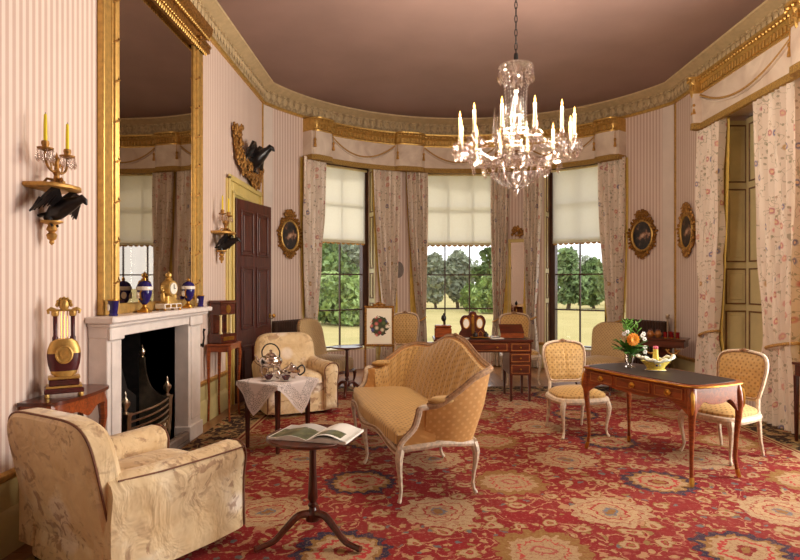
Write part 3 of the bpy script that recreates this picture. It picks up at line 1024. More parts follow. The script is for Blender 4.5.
# ------------------------------------------------------------------ curtains
def curtain(label, p0, p1, tie_c, tie_w, zt=3.565, ztie=.86, folds=7, lin_side=1, group='flowered chintz curtains'):
    """p0,p1 plan ends as seen from the room, left then right"""
    t = thing('curtain', label, 'curtain', (0, 0, 0), 0, group)
    a = Vector(p0); b = Vector(p1); d = b - a; W = d.length; d.normalize(); nn = Vector((d.y, -d.x))
    ph = rnd.random() * 6

    def width(z):
        if z > ztie:
            k = (z - ztie) / (zt - ztie)
            k = 1 - (1 - k) ** 1.9
            return tie_w + (1 - tie_w) * k
        return tie_w + (min(1, tie_w * 1.9) - tie_w) * ((ztie - z) / ztie) ** .6

    def fn(u, v):
        z = zt + (.015 - zt) * v
        wd = width(z)
        k = max(0, (z - ztie) / (zt - ztie)) if z > ztie else .12 * (ztie - z) / ztie
        c = .5 + (tie_c - .5) * (1 - min(1, k) ** .8)
        s = c + (u - .5) * wd
        amp = .04 + .015 * (1 - wd)
        th = u * folds * 2 * PI + ph + .5 * math.sin(z * 2 + ph)
        o = amp * 1.5 * (2 * abs(math.sin(th / 2)) - 1.1) + .012 * math.sin(th * 2.3 + z * 3)
        p = a + d * (W * s) + nn * o
        return (p.x, p.y, z)
    mb = MB(); mb.grid(fn, folds * 8, 30, W * 2.3, 3.6)
    mb.build('curtain_cloth', MAT['chintz'], t, smooth=60)

    def fl(u, v):
        z = zt + (.02 - zt) * v
        wd = width(z) * .94
        k = max(0, (z - ztie) / (zt - ztie)) if z > ztie else .12 * (ztie - z) / ztie
        c = .5 + (tie_c - .5) * (1 - min(1, k) ** .8)
        bulge = .3 * max(0, 1 - abs(v - .72) / .3)
        s = c + (u - .5) * wd + (lin_side * .5 * max(0, bulge) * (u if lin_side > 0 else 1 - u)) * 1.6
        p = a + d * (W * s) + nn * (-.085 + .008 * math.sin(u * 20 + ph))
        return (p.x, p.y, z)
    mb = MB(); mb.grid(fl, 20, 24, W, 3.6); mb.build('lining', MAT['yellow_lining'], t, smooth=60)
    # tie-back cord round the waist of the curtain
    c = a + d * (W * tie_c)
    pts = []
    for i in range(16):
        q = 2 * PI * i / 16
        p = c + d * (math.cos(q) * (W * tie_w * .5 + .015)) + nn * (math.sin(q) * .095)
        pts.append((p.x, p.y, ztie + .05 * math.cos(q)))
    mb = MB(); mb.tube(pts, .016, 6, closed=True); mb.build('tieback', MAT['rope'], t)
    return t


RC = R - .11
def cbow(label, a, b, tc, tw, side): curtain(label, arc(a, RC), arc(b, RC), tc, tw, lin_side=side, folds=5)
cbow('flowered curtain at far left of the bow beside the oval picture', -53.2, -44.8, .35, .42, 1)
cbow('flowered curtain right of the left bow window', -28.4, -19.6, .6, .38, 1)
cbow('flowered curtain left of the middle bow window', -17.2, -10.4, .72, .36, -1)
cbow('flowered curtain right of the middle bow window', 10.2, 16.2, .38, .48, 1)
cbow('flowered curtain left of the right bow window, behind the desk chair', 20.2, 26.2, .45, .46, -1)
cbow('flowered curtain at far right of the bow beside the oval picture', 44.2, 52.8, .62, .45, -1)
curtain('flowered curtain on far side of the shuttered right wall window', (XR - .12, 7.86), (XR - .12, 7.26), .4, .55, lin_side=-1, folds=6)
curtain('broad flowered curtain on near side of the shuttered right wall window', (XR - .12, 6.56), (XR - .12, 5.84), .62, .6, lin_side=1, folds=7)

# ------------------------------------------------------------------ door
mb = MB()
for y0, y1, z0, z1 in ((7.14, 7.35, 0, 2.79), (8.42, 8.66, 0, 2.79), (7.35, 8.42, 2.6, 2.79)):
    mb.box(XL - .3, XL + .03, y0, y1, z0, z1, .01)
dc = struct(mb.build('trim_6', MAT['yellow_paint']))
mb = MB()
for y0, y1, z0, z1 in ((7.14, 7.19, 0, 2.82), (8.61, 8.66, 0, 2.82), (7.14, 8.66, 2.77, 2.84), (7.30, 7.34, 0, 2.65), (8.43, 8.47, 0, 2.65), (7.30, 8.47, 2.62, 2.66)):
    mb.box(XL + .03, XL + .055, y0, y1, z0, z1, .008)
mb.build('casing_moulding', MAT['yellow_paint'], dc)
mb = MB(); mb.box(XL - .8, XL - .75, 6.9, 9.0, 0, 3); struct(mb.build('wall_passage', MAT['dado'], smooth=0))
mb = MB(); DW, DH = .92, 2.57
mb.box(0, DW, -.045, 0, .01, DH, .004)
door = struct(mb.build('door_1', MAT['door']))
door.location = (XL + .03, 7.355, 0); door.rotation_euler = (0, 0, math.atan2(.88, .21))
for x0, x1 in ((.10, .42), (.50, .82)):
    for z0, z1 in ((.2, .72), (.92, 1.72), (1.86, 2.44)):
        mb = MB()
        for (a, b, c_, d_) in ((x0, x1, z0, z0 + .03), (x0, x1, z1 - .03, z1), (x0, x0 + .03, z0 + .03, z1 - .03), (x1 - .03, x1, z0 + .03, z1 - .03)):
            mb.box(a, b, -.062, -.044, c_, d_, .007)
        pn = mb.build('panel_moulding', MAT['door'], door)
        mb = MB(); mb.box(x0 + .06, x1 - .06, -.058, -.044, z0 + .06, z1 - .06, .012); mb.build('panel', MAT['door'], door)
mb = MB(); mb.at(.87, -.045, 1.06, rx=RD(90)); mb.lathe([(.028, 0), (.03, .008), (.01, .012), (.01, .04), (.028, .055), (.03, .07), (.018, .085), (0, .087)], 12)
mb.build('door_knob', MAT['brass'], door)

# ------------------------------------------------------------------ chimney
m = MB()
m.box(XL - .75, XL - .7, FIRE[0], FIRE[1], 0, FIRE[2]); m.box(XL - .7, XL - .0, FIRE[0] - .05, FIRE[0], 0, FIRE[2]); m.box(XL - .7, XL, FIRE[1], FIRE[1] + .05, 0, FIRE[2])
m.box(XL - .7, XL, FIRE[0], FIRE[1], FIRE[2], FIRE[2] + .05); m.box(XL - .75, XL + .0, FIRE[0], FIRE[1], -.02, .02)
struct(m.build('trim_7', MAT['soot'], smooth=0))  # black brick lining of the firebox recess behind the chimneypiece

# carpet
mb = MB(); mb.box(-2.10, 3.85, YB + .3, 8.6, 0.0, .008, .002)
tag(mb.build('carpet', MAT['carpet']), 'large red floral carpet with dark border covering the room floor', 'carpet')
# ================================================================== furniture helpers
def cab(mb, x, y, h, dx, dy, s=1.0, seg=8):
    prof = [(1.0, 0, .030), (.93, .010, .031), (.82, .022, .028), (.62, .016, .020), (.4, .002, .0145), (.2, -.006, .012), (.08, .004, .012), (.03, .016, .016), (0, .022, .014)]
    mb.tube([(x + dx * o * s, y + dy * o * s, h * f) for f, o, r in prof], [r * s for f, o, r in prof], seg, up=(dy, -dx, 0) if abs(dx) + abs(dy) > 0 else None)


def smooth_pts(P, n):
    P = [Vector(p) for p in P]; out = []
    m = len(P) - 1
    for i in range(n + 1):
        t = i / n * m; k = min(int(t), m - 1); f = t - k
        a = P[max(k - 1, 0)]; b = P[k]; c = P[k + 1]; d = P[min(k + 2, m)]
        out.append(.5 * ((2 * b) + (c - a) * f + (2 * a - 5 * b + 4 * c - d) * f * f + (3 * b - a - 3 * c + d) * f ** 3))
    return out


def ellipse(a, b, n=32, cx=0, cy=0, p=2.0):
    out = []
    for i in range(n):
        t = 2 * PI * i / n; c, s = math.cos(t), math.sin(t)
        out.append((cx + a * math.copysign(abs(c) ** (2 / p), c), cy + b * math.copysign(abs(s) ** (2 / p), s)))
    return out


def pad(mb, outline, lo, hi, bl, bh, plane='xy', rings=7, ctr=None, ribs=0, edge=.0, lean=None):
    """cushion between two levels with domed faces; outline in plane coords"""
    n = len(outline)
    cx, cy = ctr or (sum(p[0] for p in outline) / n, sum(p[1] for p in outline) / n)
    def put(p, q):
        v = (p[0], p[1], q) if plane == 'xy' else (p[0], q, p[1])
        return lean(v) if lean else v
    loops = []; uv = []
    def ring(s, q, extra=0):
        L = []
        for p in outline:
            x = cx + (p[0] - cx) * s; y = cy + (p[1] - cy) * s
            rb = ribs * math.cos(x * 2 * PI / .065) * (1 - s ** 6) if ribs else 0
            L.append((put((x, y), q + (rb if extra > 0 else 0)), (x, y)))
        loops.append(L)
    ss = [.02] + [((i + 1) / rings) for i in range(rings - 1)] + [1 - edge]
    sgn = 1 if bh >= 0 else -1
    for s in ss: ring(s, lo - bl * (1 - s ** 2.6), -1)
    if edge: ring(1.0, lo + (hi - lo) * .18); ring(1.0, hi - (hi - lo) * .18)
    for s in ss[::-1]: ring(s, hi + bh * (1 - s ** 2.6), 1)
    vs = []; fs = []
    for L in loops:
        for v, u in L: vs.append(v); uv.append(u)
    for k in range(len(loops) - 1):
        for i in range(n):
            j = (i + 1) % n
            fs.append((k * n + i, k * n + j, (k + 1) * n + j, (k + 1) * n + i))
    fs.append(tuple(range(n))[::-1]); fs.append(tuple((len(loops) - 1) * n + i for i in range(n)))
    mb.add(vs, fs, uv)
    return mb


# ------------------------------------------------------------------ armchair with loose cover
def armchair(label, loc, rz):
    t = thing('armchair', label, 'armchair', loc, rz, 'armchairs in cream flowered loose covers')
    mat = MAT['cover']
    mb = MB(); mb.loft([[(x * k, y * k2, z) for x, y in ellipse(.355, .37, 40, 0, -.01, 7)] for z, k, k2 in ((.03, 1.03, 1.02), (.04, 1.035, 1.02), (.2, 1.0, 1.0), (.33, .99, .99), (.35, .95, .95))])
    mb.build('skirt', mat, t)
    for s in (-1, 1):
        loops = []
        for y, k, dz in ((-.452, .55, -.02), (-.446, .85, 0), (-.43, .97, .005), (-.40, 1.0, .008), (-.2, 1.0, 0), (.1, .98, .0), (.3, .95, .02), (.37, .9, .02)):
            L = []
            pts = [(.405, .04), (.40, .2), (.40, .34), (.412, .44), (.418, .50), (.40, .55), (.36, .578), (.31, .578), (.265, .552), (.245, .51), (.25, .44), (.255, .3), (.255, .04)]
            for x, z in pts:
                xc, zc = .33, .30
                L.append((s * (xc + (x - xc) * k), y, max(.035, zc + (z - zc) * (k if k > .9 else k) + dz)))
            loops.append(L)
        mb = MB(); mb.loft(loops); mb.build('arm', mat, t)
        mb = MB()
        mb.tube([(s * x, -.447, z) for x, z in smooth_pts([(.405, .06, 0), (.402, .34, 0), (.418, .5, 0), (.385, .568, 0), (.31, .572, 0), (.25, .51, 0), (.255, .40, 0)], 24) for x, z in [(x, z)]] if False else [(s * p.x, -.44, p.y) for p in smooth_pts([(.405, .06, 0), (.402, .34, 0), (.418, .5, 0), (.385, .568, 0), (.31, .572, 0), (.25, .51, 0), (.255, .40, 0)], 24)], .006, 6)
        mb.tube([(s * .406, -.44, .545), (s * .408, -.2, .545), (s * .402, .1, .548), (s * .39, .33, .56)], .005, 6)
        mb.build('piping', MAT['piping'], t)
    ln = lambda v: (v[0], v[1] + (v[2] - .3) * .2, v[2])
    ol = ellipse(.365, .40, 48, 0, .475, 5)
    mb = MB(); pad(mb, ol, .235, .37, .05, .02, 'xz', 6, edge=.07, lean=ln); mb.build('backrest', mat, t)
    for yy, k in ((.255, .97), (.352, .985)):
        mb = MB(); mb.tube([ln((x * k, yy, .475 + (z - .475) * k)) for x, z in ol], .006, 6, closed=True); mb.build('piping', MAT['piping'], t)
    mb = MB(); pad(mb, ellipse(.25, .30, 40, 0, -.14, 6), .34, .44, .0, .05, 'xy', 6, edge=.06); mb.build('seat_cushion', mat, t)
    for x in (-.3, .3):
        for y in (-.3, .28): mb = MB(); mb.lathe([(.02, 0), (.025, .02), (.03, .06), (0, .06)], 8, (x, y, 0)); mb.build('foot', MAT['mahog'], t)
    return t


armchair('large cream flowered armchair seen from behind in left foreground', (-1.605, 3.335, .016), RD(149.5)).scale = (1.06, 1.02, .955)
armchair('cream flowered armchair behind the tea table, facing into the room', (-1.44, 7.02, .016), RD(27))


# ------------------------------------------------------------------ french side chairs
def side_chair(label, loc, rz, mat='damask', sc_=1.0):
    t = thing('side_chair', label, 'chair', loc, rz, 'carved french chairs upholstered in gold damask')
    seat = [(p[0] * (1 - .1 * (p[1] / .25)), p[1] - (.025 * math.cos(p[0] * 6) if p[1] < 0 else 0)) for p in ellipse(.265, .245, 40, 0, 0, 4)]
    mb = MB(); pad(mb, [(x * .97, y * .97) for x, y in seat], .385, .425, .0, .06, 'xy', 7, edge=.05); mb.build('seat', MAT[mat], t)
    mb = MB(); mb.tube([(x, y, .365) for x, y in seat], .03, 8, closed=True, flat=1.1); mb.build('seat_rail', MAT['paint_frame'], t)
    mb = MB(); mb.tube([(x * 1.04, y * 1.04, .348) for x, y in seat], .008, 6, closed=True); mb.build('rail_line', MAT['frame_line'], t)
    for sx in (-1, 1):
        mb = MB(); cab(mb, sx * .235, -.235, .36, sx * .8, -.8); mb.build('leg', MAT['paint_frame'], t)
        mb = MB(); mb.tube([(sx * .2, .22, .38), (sx * .2, .225, .3), (sx * .2, .245, .15), (sx * .205, .28, 0)], [.024, .022, .017, .014], 8); mb.build('leg', MAT['paint_frame'], t)
    half = [(.0, .50), (.14, .50), (.185, .515), (.20, .56), (.225, .68), (.238, .80), (.215, .875), (.16, .905), (.08, .918), (0, .925)]
    H = smooth_pts([(x, z, 0) for x, z in half], 22)
    ol = [(p.x, p.y) for p in H] + [(-p.x, p.y) for p in H[::-1][1:-1]]
    ln = lambda v: (v[0], v[1] + (v[2] - .4) * .2 + .05 * (1 - (v[0] / .25) ** 2) * .5, v[2])
    mb = MB(); pad(mb, [(x * .95, .71 + (z - .71) * .95) for x, z in ol], .19, .215, .045, .012, 'xz', 9, ctr=(0, .71), ribs=0, edge=.03, lean=ln)
    # buttoned channels pressed into the front of the back pad
    b = mb.build('backrest', MAT[mat], t)
    for v in b.data.vertices:
        if v.co.z > .52 and abs(v.co.x) < .21: v.co.y += .008 * math.cos(v.co.x * 2 * PI / .055) - .004 * math.cos(v.co.z * 2 * PI / .07)
    mb = MB(); mb.tube([ln((x, .2, z)) for x, z in ol], .019, 8, closed=True); mb.build('back_frame', MAT['paint_frame'], t)
    mb = MB(); mb.tube([ln((x * .985, .182, .71 + (z - .71) * .985)) for x, z in ol], .006, 6, closed=True); mb.build('frame_line', MAT['frame_line'], t)
    for sx in (-1, 1):
        mb = MB(); mb.tube([(sx * .2, .22, .36), (sx * .19, .225, .44), ln((sx * .185, .2, .53))], .019, 8); mb.build('back_post', MAT['paint_frame'], t)
    mb = MB(); q = ln((0, .185, .935))
    mb.ball(q, (.03, .014, .018), 8, 5); mb.ball((q[0] - .035, q[1], q[2] - .006), (.02, .01, .01), 6, 4); mb.ball((q[0] + .035, q[1], q[2] - .006), (.02, .01, .01), 6, 4)
    mb.build('carved_crest', MAT['frame_line'], t)
    t.scale = (.95, .95, .955)
    return t


c0 = side_chair('gold damask chair with white frame at left end of writing table', (1.62, 5.93, .016), RD(10))
dup(c0, (2.70, 5.16, .016), RD(-62), 'gold damask chair with white frame behind right side of writing table')
dup(c0, (1.60, 8.98, .002), RD(4), 'gold damask chair standing behind the kneehole desk', (1.0, 1.0, 1.12))
dup(c0, (-.10, 8.75, .016), RD(8), 'gold damask chair behind the embroidered fire screen', (.86, .86, 1.13))


def easy_chair(label, loc, rz, h=.98):
    t = thing('easy_chair', label, 'chair', loc, rz, 'low upholstered chairs by the bow windows')
    k = h / .98
    seat = ellipse(.29, .30, 40, 0, -.02, 3.6)
    mb = MB(); pad(mb, seat, .26, .42, .0, .06, 'xy', 7, edge=.06); mb.build('seat', MAT['damask_pale'], t)
    mb = MB(); mb.tube([(x * .99, y * .99, .255) for x, y in seat], .02, 8, closed=True); mb.build('seat_rail', MAT['mahog'], t)
    for sx in (-1, 1):
        mb = MB(); cab(mb, sx * .24, -.27, .25, sx * .7, -.7, .9); mb.build('leg', MAT['mahog'], t)
        mb = MB(); mb.tube([(sx * .2, .22, .26), (sx * .2, .26, .1), (sx * .21, .3, 0)], [.02, .017, .014], 8); mb.build('leg', MAT['mahog'], t)
    H = smooth_pts([(0, .36, 0), (.2, .36, 0), (.25, .42, 0), (.26, .6, 0), (.27, .8, 0), (.24, .91 * k, 0), (.15, .97 * k, 0), (0, .98 * k, 0)], 20)
    ol = [(p.x, p.y) for p in H] + [(-p.x, p.y) for p in H[::-1][1:-1]]
    ln = lambda v: (v[0], v[1] + (v[2] - .4) * .26 - .35 * v[0] ** 2, v[2])
    mb = MB(); pad(mb, ol, .2, .27, .04, .02, 'xz', 8, ctr=(0, .67), edge=.05, lean=ln); mb.build('backrest', MAT['damask_pale'], t)
    mb = MB(); mb.tube([ln((x, .24, z)) for x, z in ol], .008, 6, closed=True); mb.build('piping', MAT['frame_line'], t)
    return t


easy_chair('low fawn damask chair behind the cream flowered armchair', (-1.22, 8.42, .016), RD(64), .98)
easy_chair('low fawn damask chair between writing table and right radiator', (2.62, 8.25, .016), RD(-42), .93)


# ------------------------------------------------------------------ sofa
def sofa():
    t = thing('sofa', 'french sofa in gold damask with carved white frame, centre of the carpet', 'sofa', (-.055, 4.985, .016), RD(-74.8))
    half = smooth_pts([(.985, -.12, .645), (1.005, -.03, .66), (1.02, .09, .74), (1.01, .22, .83), (.965, .33, .865), (.86, .395, .87), (.66, .42, .885), (.46, .43, .935), (.28, .434, .99), (.13, .436, 1.012), (0, .436, 1.02)], 110)
    top = half + [Vector((-p.x, p.y, p.z)) for p in half[::-1][1:]]
    n = len(top)
    def inw(i):
        a = top[max(i - 1, 0)]; b = top[min(i + 1, n - 1)]; d = (b - a); d.z = 0; d.normalize()
        return Vector((-d.y, d.x, 0)) * (1 if True else -1)
    outer = []; inner = []
    for i, p in enumerate(top):
        nv = inw(i)
        c = Vector((0, 0, 0)) - Vector((p.x * .8, p.y, 0))
        if nv.dot(c) < 0: nv = -nv
        bot = Vector((p.x * .935, p.y * .70 if p.y > 0 else p.y, .375))
        tp = Vector((p.x, p.y, p.z))
        m1 = bot.lerp(tp, .5) + nv * .012
        outer.append([tuple(bot), tuple(m1 - nv * .03), tuple(tp), tuple(tp + nv * .02), tuple(m1 + nv * .01), tuple(bot + nv * .02)])
        k = .007 * math.cos(i * 2 * PI / 9)
        ib = bot + nv * .03
        inner.append([tuple(ib), tuple(bot.lerp(tp, .5) + nv * .025), tuple(tp + nv * .022 - Vector((0, 0, .012))), tuple(tp + nv * .05 - Vector((0, 0, .014))), tuple(bot.lerp(tp, .75) + nv * (.085 + k)), tuple(bot.lerp(tp, .45) + nv * (.10 + k)), tuple(bot + nv * .11 + Vector((0, 0, .03))), tuple(bot + nv * .09)])
    def planar(mb):
        # vertical uv on height, horizontal along the back
        return mb
    mb = MB(); mb.loft(outer); mb.build('outside_back', MAT['damask_out'], t)
    mb = MB(); mb.loft(inner); b = mb.build('backrest', MAT['damask'], t)
    # top rail
    for r, dz, nm, mt in ((.02, .006, 'top_rail', 'rail_tan'), (.008, .026, 'rail_line', 'frame_line')):
        mb = MB(); mb.tube([(p.x, p.y, p.z + dz) for p in top], r, 8); mb.build(nm, MAT[mt], t)
    # carved crest
    mb = MB(); mb.ball((0, .432, 1.04), (.06, .016, .022), 10, 6); mb.ball((.07, .432, 1.03), (.035, .012, .013), 8, 5); mb.ball((-.07, .432, 1.03), (.035, .012, .013), 8, 5); mb.build('carved_crest', MAT['frame_line'], t)
    # arm supports, arm pads
    for s in (-1, 1):
        P = smooth_pts([(s * .985, -.11, .648), (s * .985, -.165, .64), (s * .968, -.175, .585), (s * .95, -.20, .50), (s * .94, -.275, .42), (s * .93, -.30, .37)], 20)
        mb = MB(); mb.tube([tuple(p) for p in P], .021, 8); mb.build('arm_support', MAT['paint_frame'], t)
        mb = MB(); mb.tube([(p.x + s * .0, p.y - .018, p.z + .004) for p in P], .008, 6); mb.build('support_line', MAT['frame_line'], t)
        mb = MB(); mb.ball((s * .985, -.005, .69), (.042, .11, .032), 12, 8); o = mb.build('arm_pad', MAT['damask'], t)
        # fabric wing between support and end panel
        mb = MB()
        mb.loft([[(s * (.94 + .03 * (p.z - .37) / .28), p.y + .01, p.z) for p in P], [(s * (.955 + .03 * (p.z - .37) / .28), -.05, max(.37, p.z)) for p in P]], closed=False, caps=False)
        mb.loft([[(s * (.90 + .03 * (p.z - .37) / .28), p.y + .015, p.z) for p in P], [(s * (.87 + .03 * (p.z - .37) / .28), -.10, max(.37, p.z)) for p in P]], closed=False, caps=False)
        mb.build('end_panel', MAT['damask_out'], t)
    # seat frame with serpentine front
    fr = smooth_pts([(.93, -.30, 0), (.75, -.325, 0), (.45, -.345, 0), (.2, -.365, 0), (0, -.375, 0)], 16)
    front = fr + [Vector((-p.x, p.y, 0)) for p in fr[::-1][1:]]
    back = [(p.x * .955, p.y * .90) for p in top]
    rail = [(p.x, p.y) for p in front[::-1]] + [q for q in back]
    mb = MB()
    mb.tube([(p.x, p.y, .36 - .025 * math.cos(p.x * 6.6)) for p in front], .026, 8); mb.build('front_rail', MAT['paint_frame'], t)
    mb = MB(); mb.tube([(p.x, p.y - .022, .372 - .025 * math.cos(p.x * 6.6)) for p in front], .008, 6); mb.build('rail_line', MAT['frame_line'], t)
    B = [Vector((.93, -.30, .36)), Vector((.95, -.15, .372)), Vector((.95, 0, .385)), Vector((.935, .12, .375)), Vector((.90, .24, .36))]
    for s in (-1, 1):
        mb = MB(); mb.tube([(s * p.x, p.y, p.z) for p in smooth_pts(B, 12)], .024, 8); mb.build('end_rail', MAT['paint_frame'], t)
    mb = MB(); mb.tube([(.88, .265, .36), (.4, .31, .36), (0, .31, .36), (-.4, .31, .36), (-.88, .265, .36)], .024, 8); mb.build('back_rail', MAT['paint_frame'], t)
    # seat cushion
    cu = [(p.x * .985, p.y * 1.03) for p in front] + [(-.9, -.1), (-.9, .05), (-.86, .16), (-.78, .215), (-.5, .235), (0, .24), (.5, .235), (.78, .215), (.86, .16), (.9, .05), (.9, -.1)]
    mb = MB(); pad(mb, cu, .37, .47, .0, .055, 'xy', 9, ctr=(0, -.06), edge=.05); mb.build('seat', MAT['damask'], t)
    for x, y, dx, dy in ((.93, -.29, .7, -.7), (0, -.35, 0, -1), (-.93, -.29, -.7, -.7), (.885, .255, .7, .7), (0, .3, 0, 1), (-.885, .255, -.7, .7)):
        mb = MB(); cab(mb, x, y, .36, dx, dy, 1.0); mb.build('leg', MAT['paint_frame'], t)
    return t


sofa()


# ------------------------------------------------------------------ writing table
def writing_table():
    t = thing('writing_table', 'rosewood writing table with dark leather top and cabriole legs', 'table', (2.03, 4.94, .016), RD(-65))
    L, W, H = .62, .305, .745
    ol = []
    for x, y in ellipse(L, W, 64, 0, 0, 9):
        ol.append((x + .012 * math.cos(y * 10) * (1 if x > 0 else -1), y + .010 * math.cos(x * 7.5) * (1 if y > 0 else -1)))
    mb = MB(); mb.loft([[(x * k, y * k, z) for x, y in ol] for z, k in ((.715, .97), (.722, 1.0), (.738, 1.0), (.742, .985))]); mb.build('top', MAT['rosewood'], t)
    mb = MB(); mb.loft([[(x * .94, y * .90, z) for x, y in ol] for z in (.741, .7455)]); mb.build('leather_inset', MAT['leather'], t)
    mb = MB(); mb.tube([(x * 1.004, y * 1.004, .73) for x, y in ol], .007, 6, closed=True); mb.build('brass_edge', MAT['brass'], t)
    # aprons with shaped lower edge
    def apron(nm, a, b, yy, axis, drop, sgn):
        n = 24; lo = []; 
        for i in range(n + 1):
            u = i / n; x = a + (b - a) * u
            e = abs(2 * u - 1)
            z = .585 - .075 * e ** 6 + .03 * math.exp(-((e - .62) / .22) ** 2)
            lo.append((x, z))
        poly = lo + [(b, .717), (a, .717)]
        mb = MB()
        if axis == 'y': mb.prism(poly, yy - .01, yy + .01, 'y')
        else: mb.prism(poly, yy - .01, yy + .01, 'x')
        return mb.build(nm, MAT['rosewood'], t)
    for s in (-1, 1):
        ap = apron('long_apron', -.54, .54, s * .255, 'y', .0, s)
        apron('end_apron', -.23, .23, s * .565, 'x', .02, s)
        if s < 0:
            for x0, x1 in ((-.50, -.22), (-.19, .19), (.22, .50)):
                mb = MB(); mb.box(x0, x1, -.272, -.262, .615, .705, .004); d = mb.build('drawer', MAT['rosewood'], t)
                for (a, b, c_, e) in ((x0 + .01, x1 - .01, .622, .627), (x0 + .01, x1 - .01, .693, .698), (x0 + .01, x0 + .016, .627, .693), (x1 - .016, x1 - .01, .627, .693)):
                    mb = MB(); mb.box(a, b, -.275, -.271, c_, e); mb.build('brass_line', MAT['satin'], d, smooth=0)
                mb = MB(); xm = (x0 + x1) / 2; mb.at(xm, -.272, .66, rx=RD(90)); mb.lathe([(.022, 0), (.024, .006), (.012, .012), (0, .014)], 10); mb.M = Matrix.Identity(4)
                mb.tube([(xm - .03, -.275, .665), (xm - .022, -.284, .645), (xm, -.287, .638), (xm + .022, -.284, .645), (xm + .03, -.275, .665)], .004, 6)
                mb.build('handle', MAT['brass'], d)
    for sx in (-1, 1):
        for sy in (-1, 1):
            mb = MB(); dx, dy = sx * .75, sy * .66
            prof = [(.72, 0, .034), (.66, .014, .036), (.58, .026, .032), (.46, .020, .024), (.3, .004, .0175), (.14, -.002, .0145), (.04, .012, .015), (0, .022, .014)]
            mb.tube([(sx * .545 + dx * o, sy * .24 + dy * o, z) for z, o, r in prof], [r for z, o, r in prof], 10, up=(dy, -dx, 0))
            lg = mb.build('leg', MAT['rosewood'], t)
            mb = MB(); mb.tube([(sx * .545 + dx * o, sy * .24 + dy * o, z) for z, o in ((.70, .032), (.67, .046), (.62, .056), (.57, .054), (.52, .044))], [.006, .015, .012, .014, .004], 8); mb.build('bronze_mount', MAT['brass'], lg)
            mb = MB(); mb.tube([(sx * .545 + dx * o, sy * .24 + dy * o, z) for z, o in ((.06, .01), (.03, .017), (0, .026))], [.0165, .019, .016], 8); mb.build('sabot', MAT['brass'], lg)
    return t


writing_table()


# ------------------------------------------------------------------ kneehole desk
def desk():
    X0, X1, Y0, Y1 = .27, 1.49, 7.47, 8.05
    t = thing('kneehole_desk', 'inlaid mahogany kneehole desk with drawers standing before middle window', 'desk', ((X0 + X1) / 2, (Y0 + Y1) / 2, .012), 0)
    hx, hy = (X1 - X0) / 2, (Y1 - Y0) / 2
    mb = MB(); mb.box(-hx - .02, hx + .02, -hy - .02, hy + .02, .755, .782, .006); mb.build('top', MAT['mahog'], t)
    mb = MB(); mb.box(-hx + .04, hx - .04, -hy + .04, hy - .04, .781, .784); mb.build('leather_inset', MAT['leather'], t)
    mb = MB(); mb.box(-hx, hx, -hy, hy, .62, .756, .003); mb.build('frieze', MAT['mahog'], t)
    def drawer(x0, x1, z0, z1, n=1):
        mb = MB(); mb.box(x0, x1, -hy - .012, -hy + .002, z0, z1, .003); d = mb.build('drawer', MAT['mahog'], t)
        for (a, b, c_, e) in ((x0 + .012, x1 - .012, z0 + .012, z0 + .018), (x0 + .012, x1 - .012, z1 - .018, z1 - .012), (x0 + .012, x0 + .018, z0 + .018, z1 - .018), (x1 - .018, x1 - .012, z0 + .018, z1 - .018)):
            mb = MB(); mb.box(a, b, -hy - .0145, -hy - .011, c_, e); mb.build('inlay_line', MAT['satin'], d, smooth=0)
        for i in range(n):
            x = x0 + (x1 - x0) * (i + .5) / n if n == 1 else x0 + (x1 - x0) * (.22 + .56 * i)
            mb = MB(); mb.at(x, -hy - .012, (z0 + z1) / 2, rx=RD(90)); mb.lathe([(.01, 0), (.006, .006), (.012, .016), (.008, .022), (0, .024)], 8); mb.build('knob', MAT['brass'], d)
    drawer(-hx + .30, hx - .30, .63, .745, 2)
    for s in (-1, 1):
        x0, x1 = sorted((s * (hx - .005), s * (hx - .28)))
        mb = MB(); mb.box(x0, x1, -hy, hy, .33, .62, .003); mb.build('pedestal', MAT['mahog'], t)
        drawer(x0 + .012, x1 - .012, .63, .745)
        drawer(x0 + .012, x1 - .012, .49, .61); drawer(x0 + .012, x1 - .012, .345, .475)
        for x in (x0 + .02, x1 - .02):
            for y in (-hy + .02, hy - .02):
                mb = MB(); mb.loft([[(x + a * k, y + b * k, z) for a, b in ((-.02, -.02), (.02, -.02), (.02, .02), (-.02, .02))] for z, k in ((0.0, .75), (.06, .8), (.07, .6), (.34, 1.0))]); mb.build('leg', MAT['mahog_z'], t)
    return t


desk()
DZ = .797
# what stands on the desk
t = thing('casket', 'small mahogany box with dark finial on left end of desk', 'box', (.38, 7.74, DZ))
mb = MB(); mb.box(-.11, .11, -.08, .08, 0, .13, .01); mb.build('body', MAT['rosewood'], t)
mb = MB(); mb.box(-.112, .112, -.082, .082, .132, .165, .02); mb.build('lid', MAT['rosewood'], t)
t = thing('hand_screen', 'dark oval ornament on a slim stem behind the desk box', 'ornament', (.40, 7.93, DZ))
mb = MB(); mb.lathe([(.05, 0), (.05, .01), (.015, .03), (.008, .1), (.008, .19), (.014, .2), (0, .2)], 12); mb.build('stem', MAT['brass'], t)
mb = MB(); mb.ball((0, 0, .245), (.035, .02, .048), 12, 8); mb.ball((0, 0, .3), .012, 8, 5); mb.build('oval_body', MAT['black'], t)
t = thing('photograph_frame', 'dark twin oval picture frame with brass mounts on the desk', 'picture frame', (.78, 7.84, DZ), RD(4)); t.scale = (1.2, 1.2, 1.35)
H = smooth_pts([(0, 0, 0), (.14, 0, 0), (.15, .04, 0), (.125, .08, 0), (.145, .15, 0), (.11, .21, 0), (.05, .215, 0), (.03, .245, 0), (0, .255, 0)], 24)
ol = [(p.x, p.y) for p in H] + [(-p.x, p.y) for p in H[::-1][1:-1]]
mb = MB(); mb.prism(ol, -.012, .012, 'y'); mb.build('frame', MAT['mahog'], t)
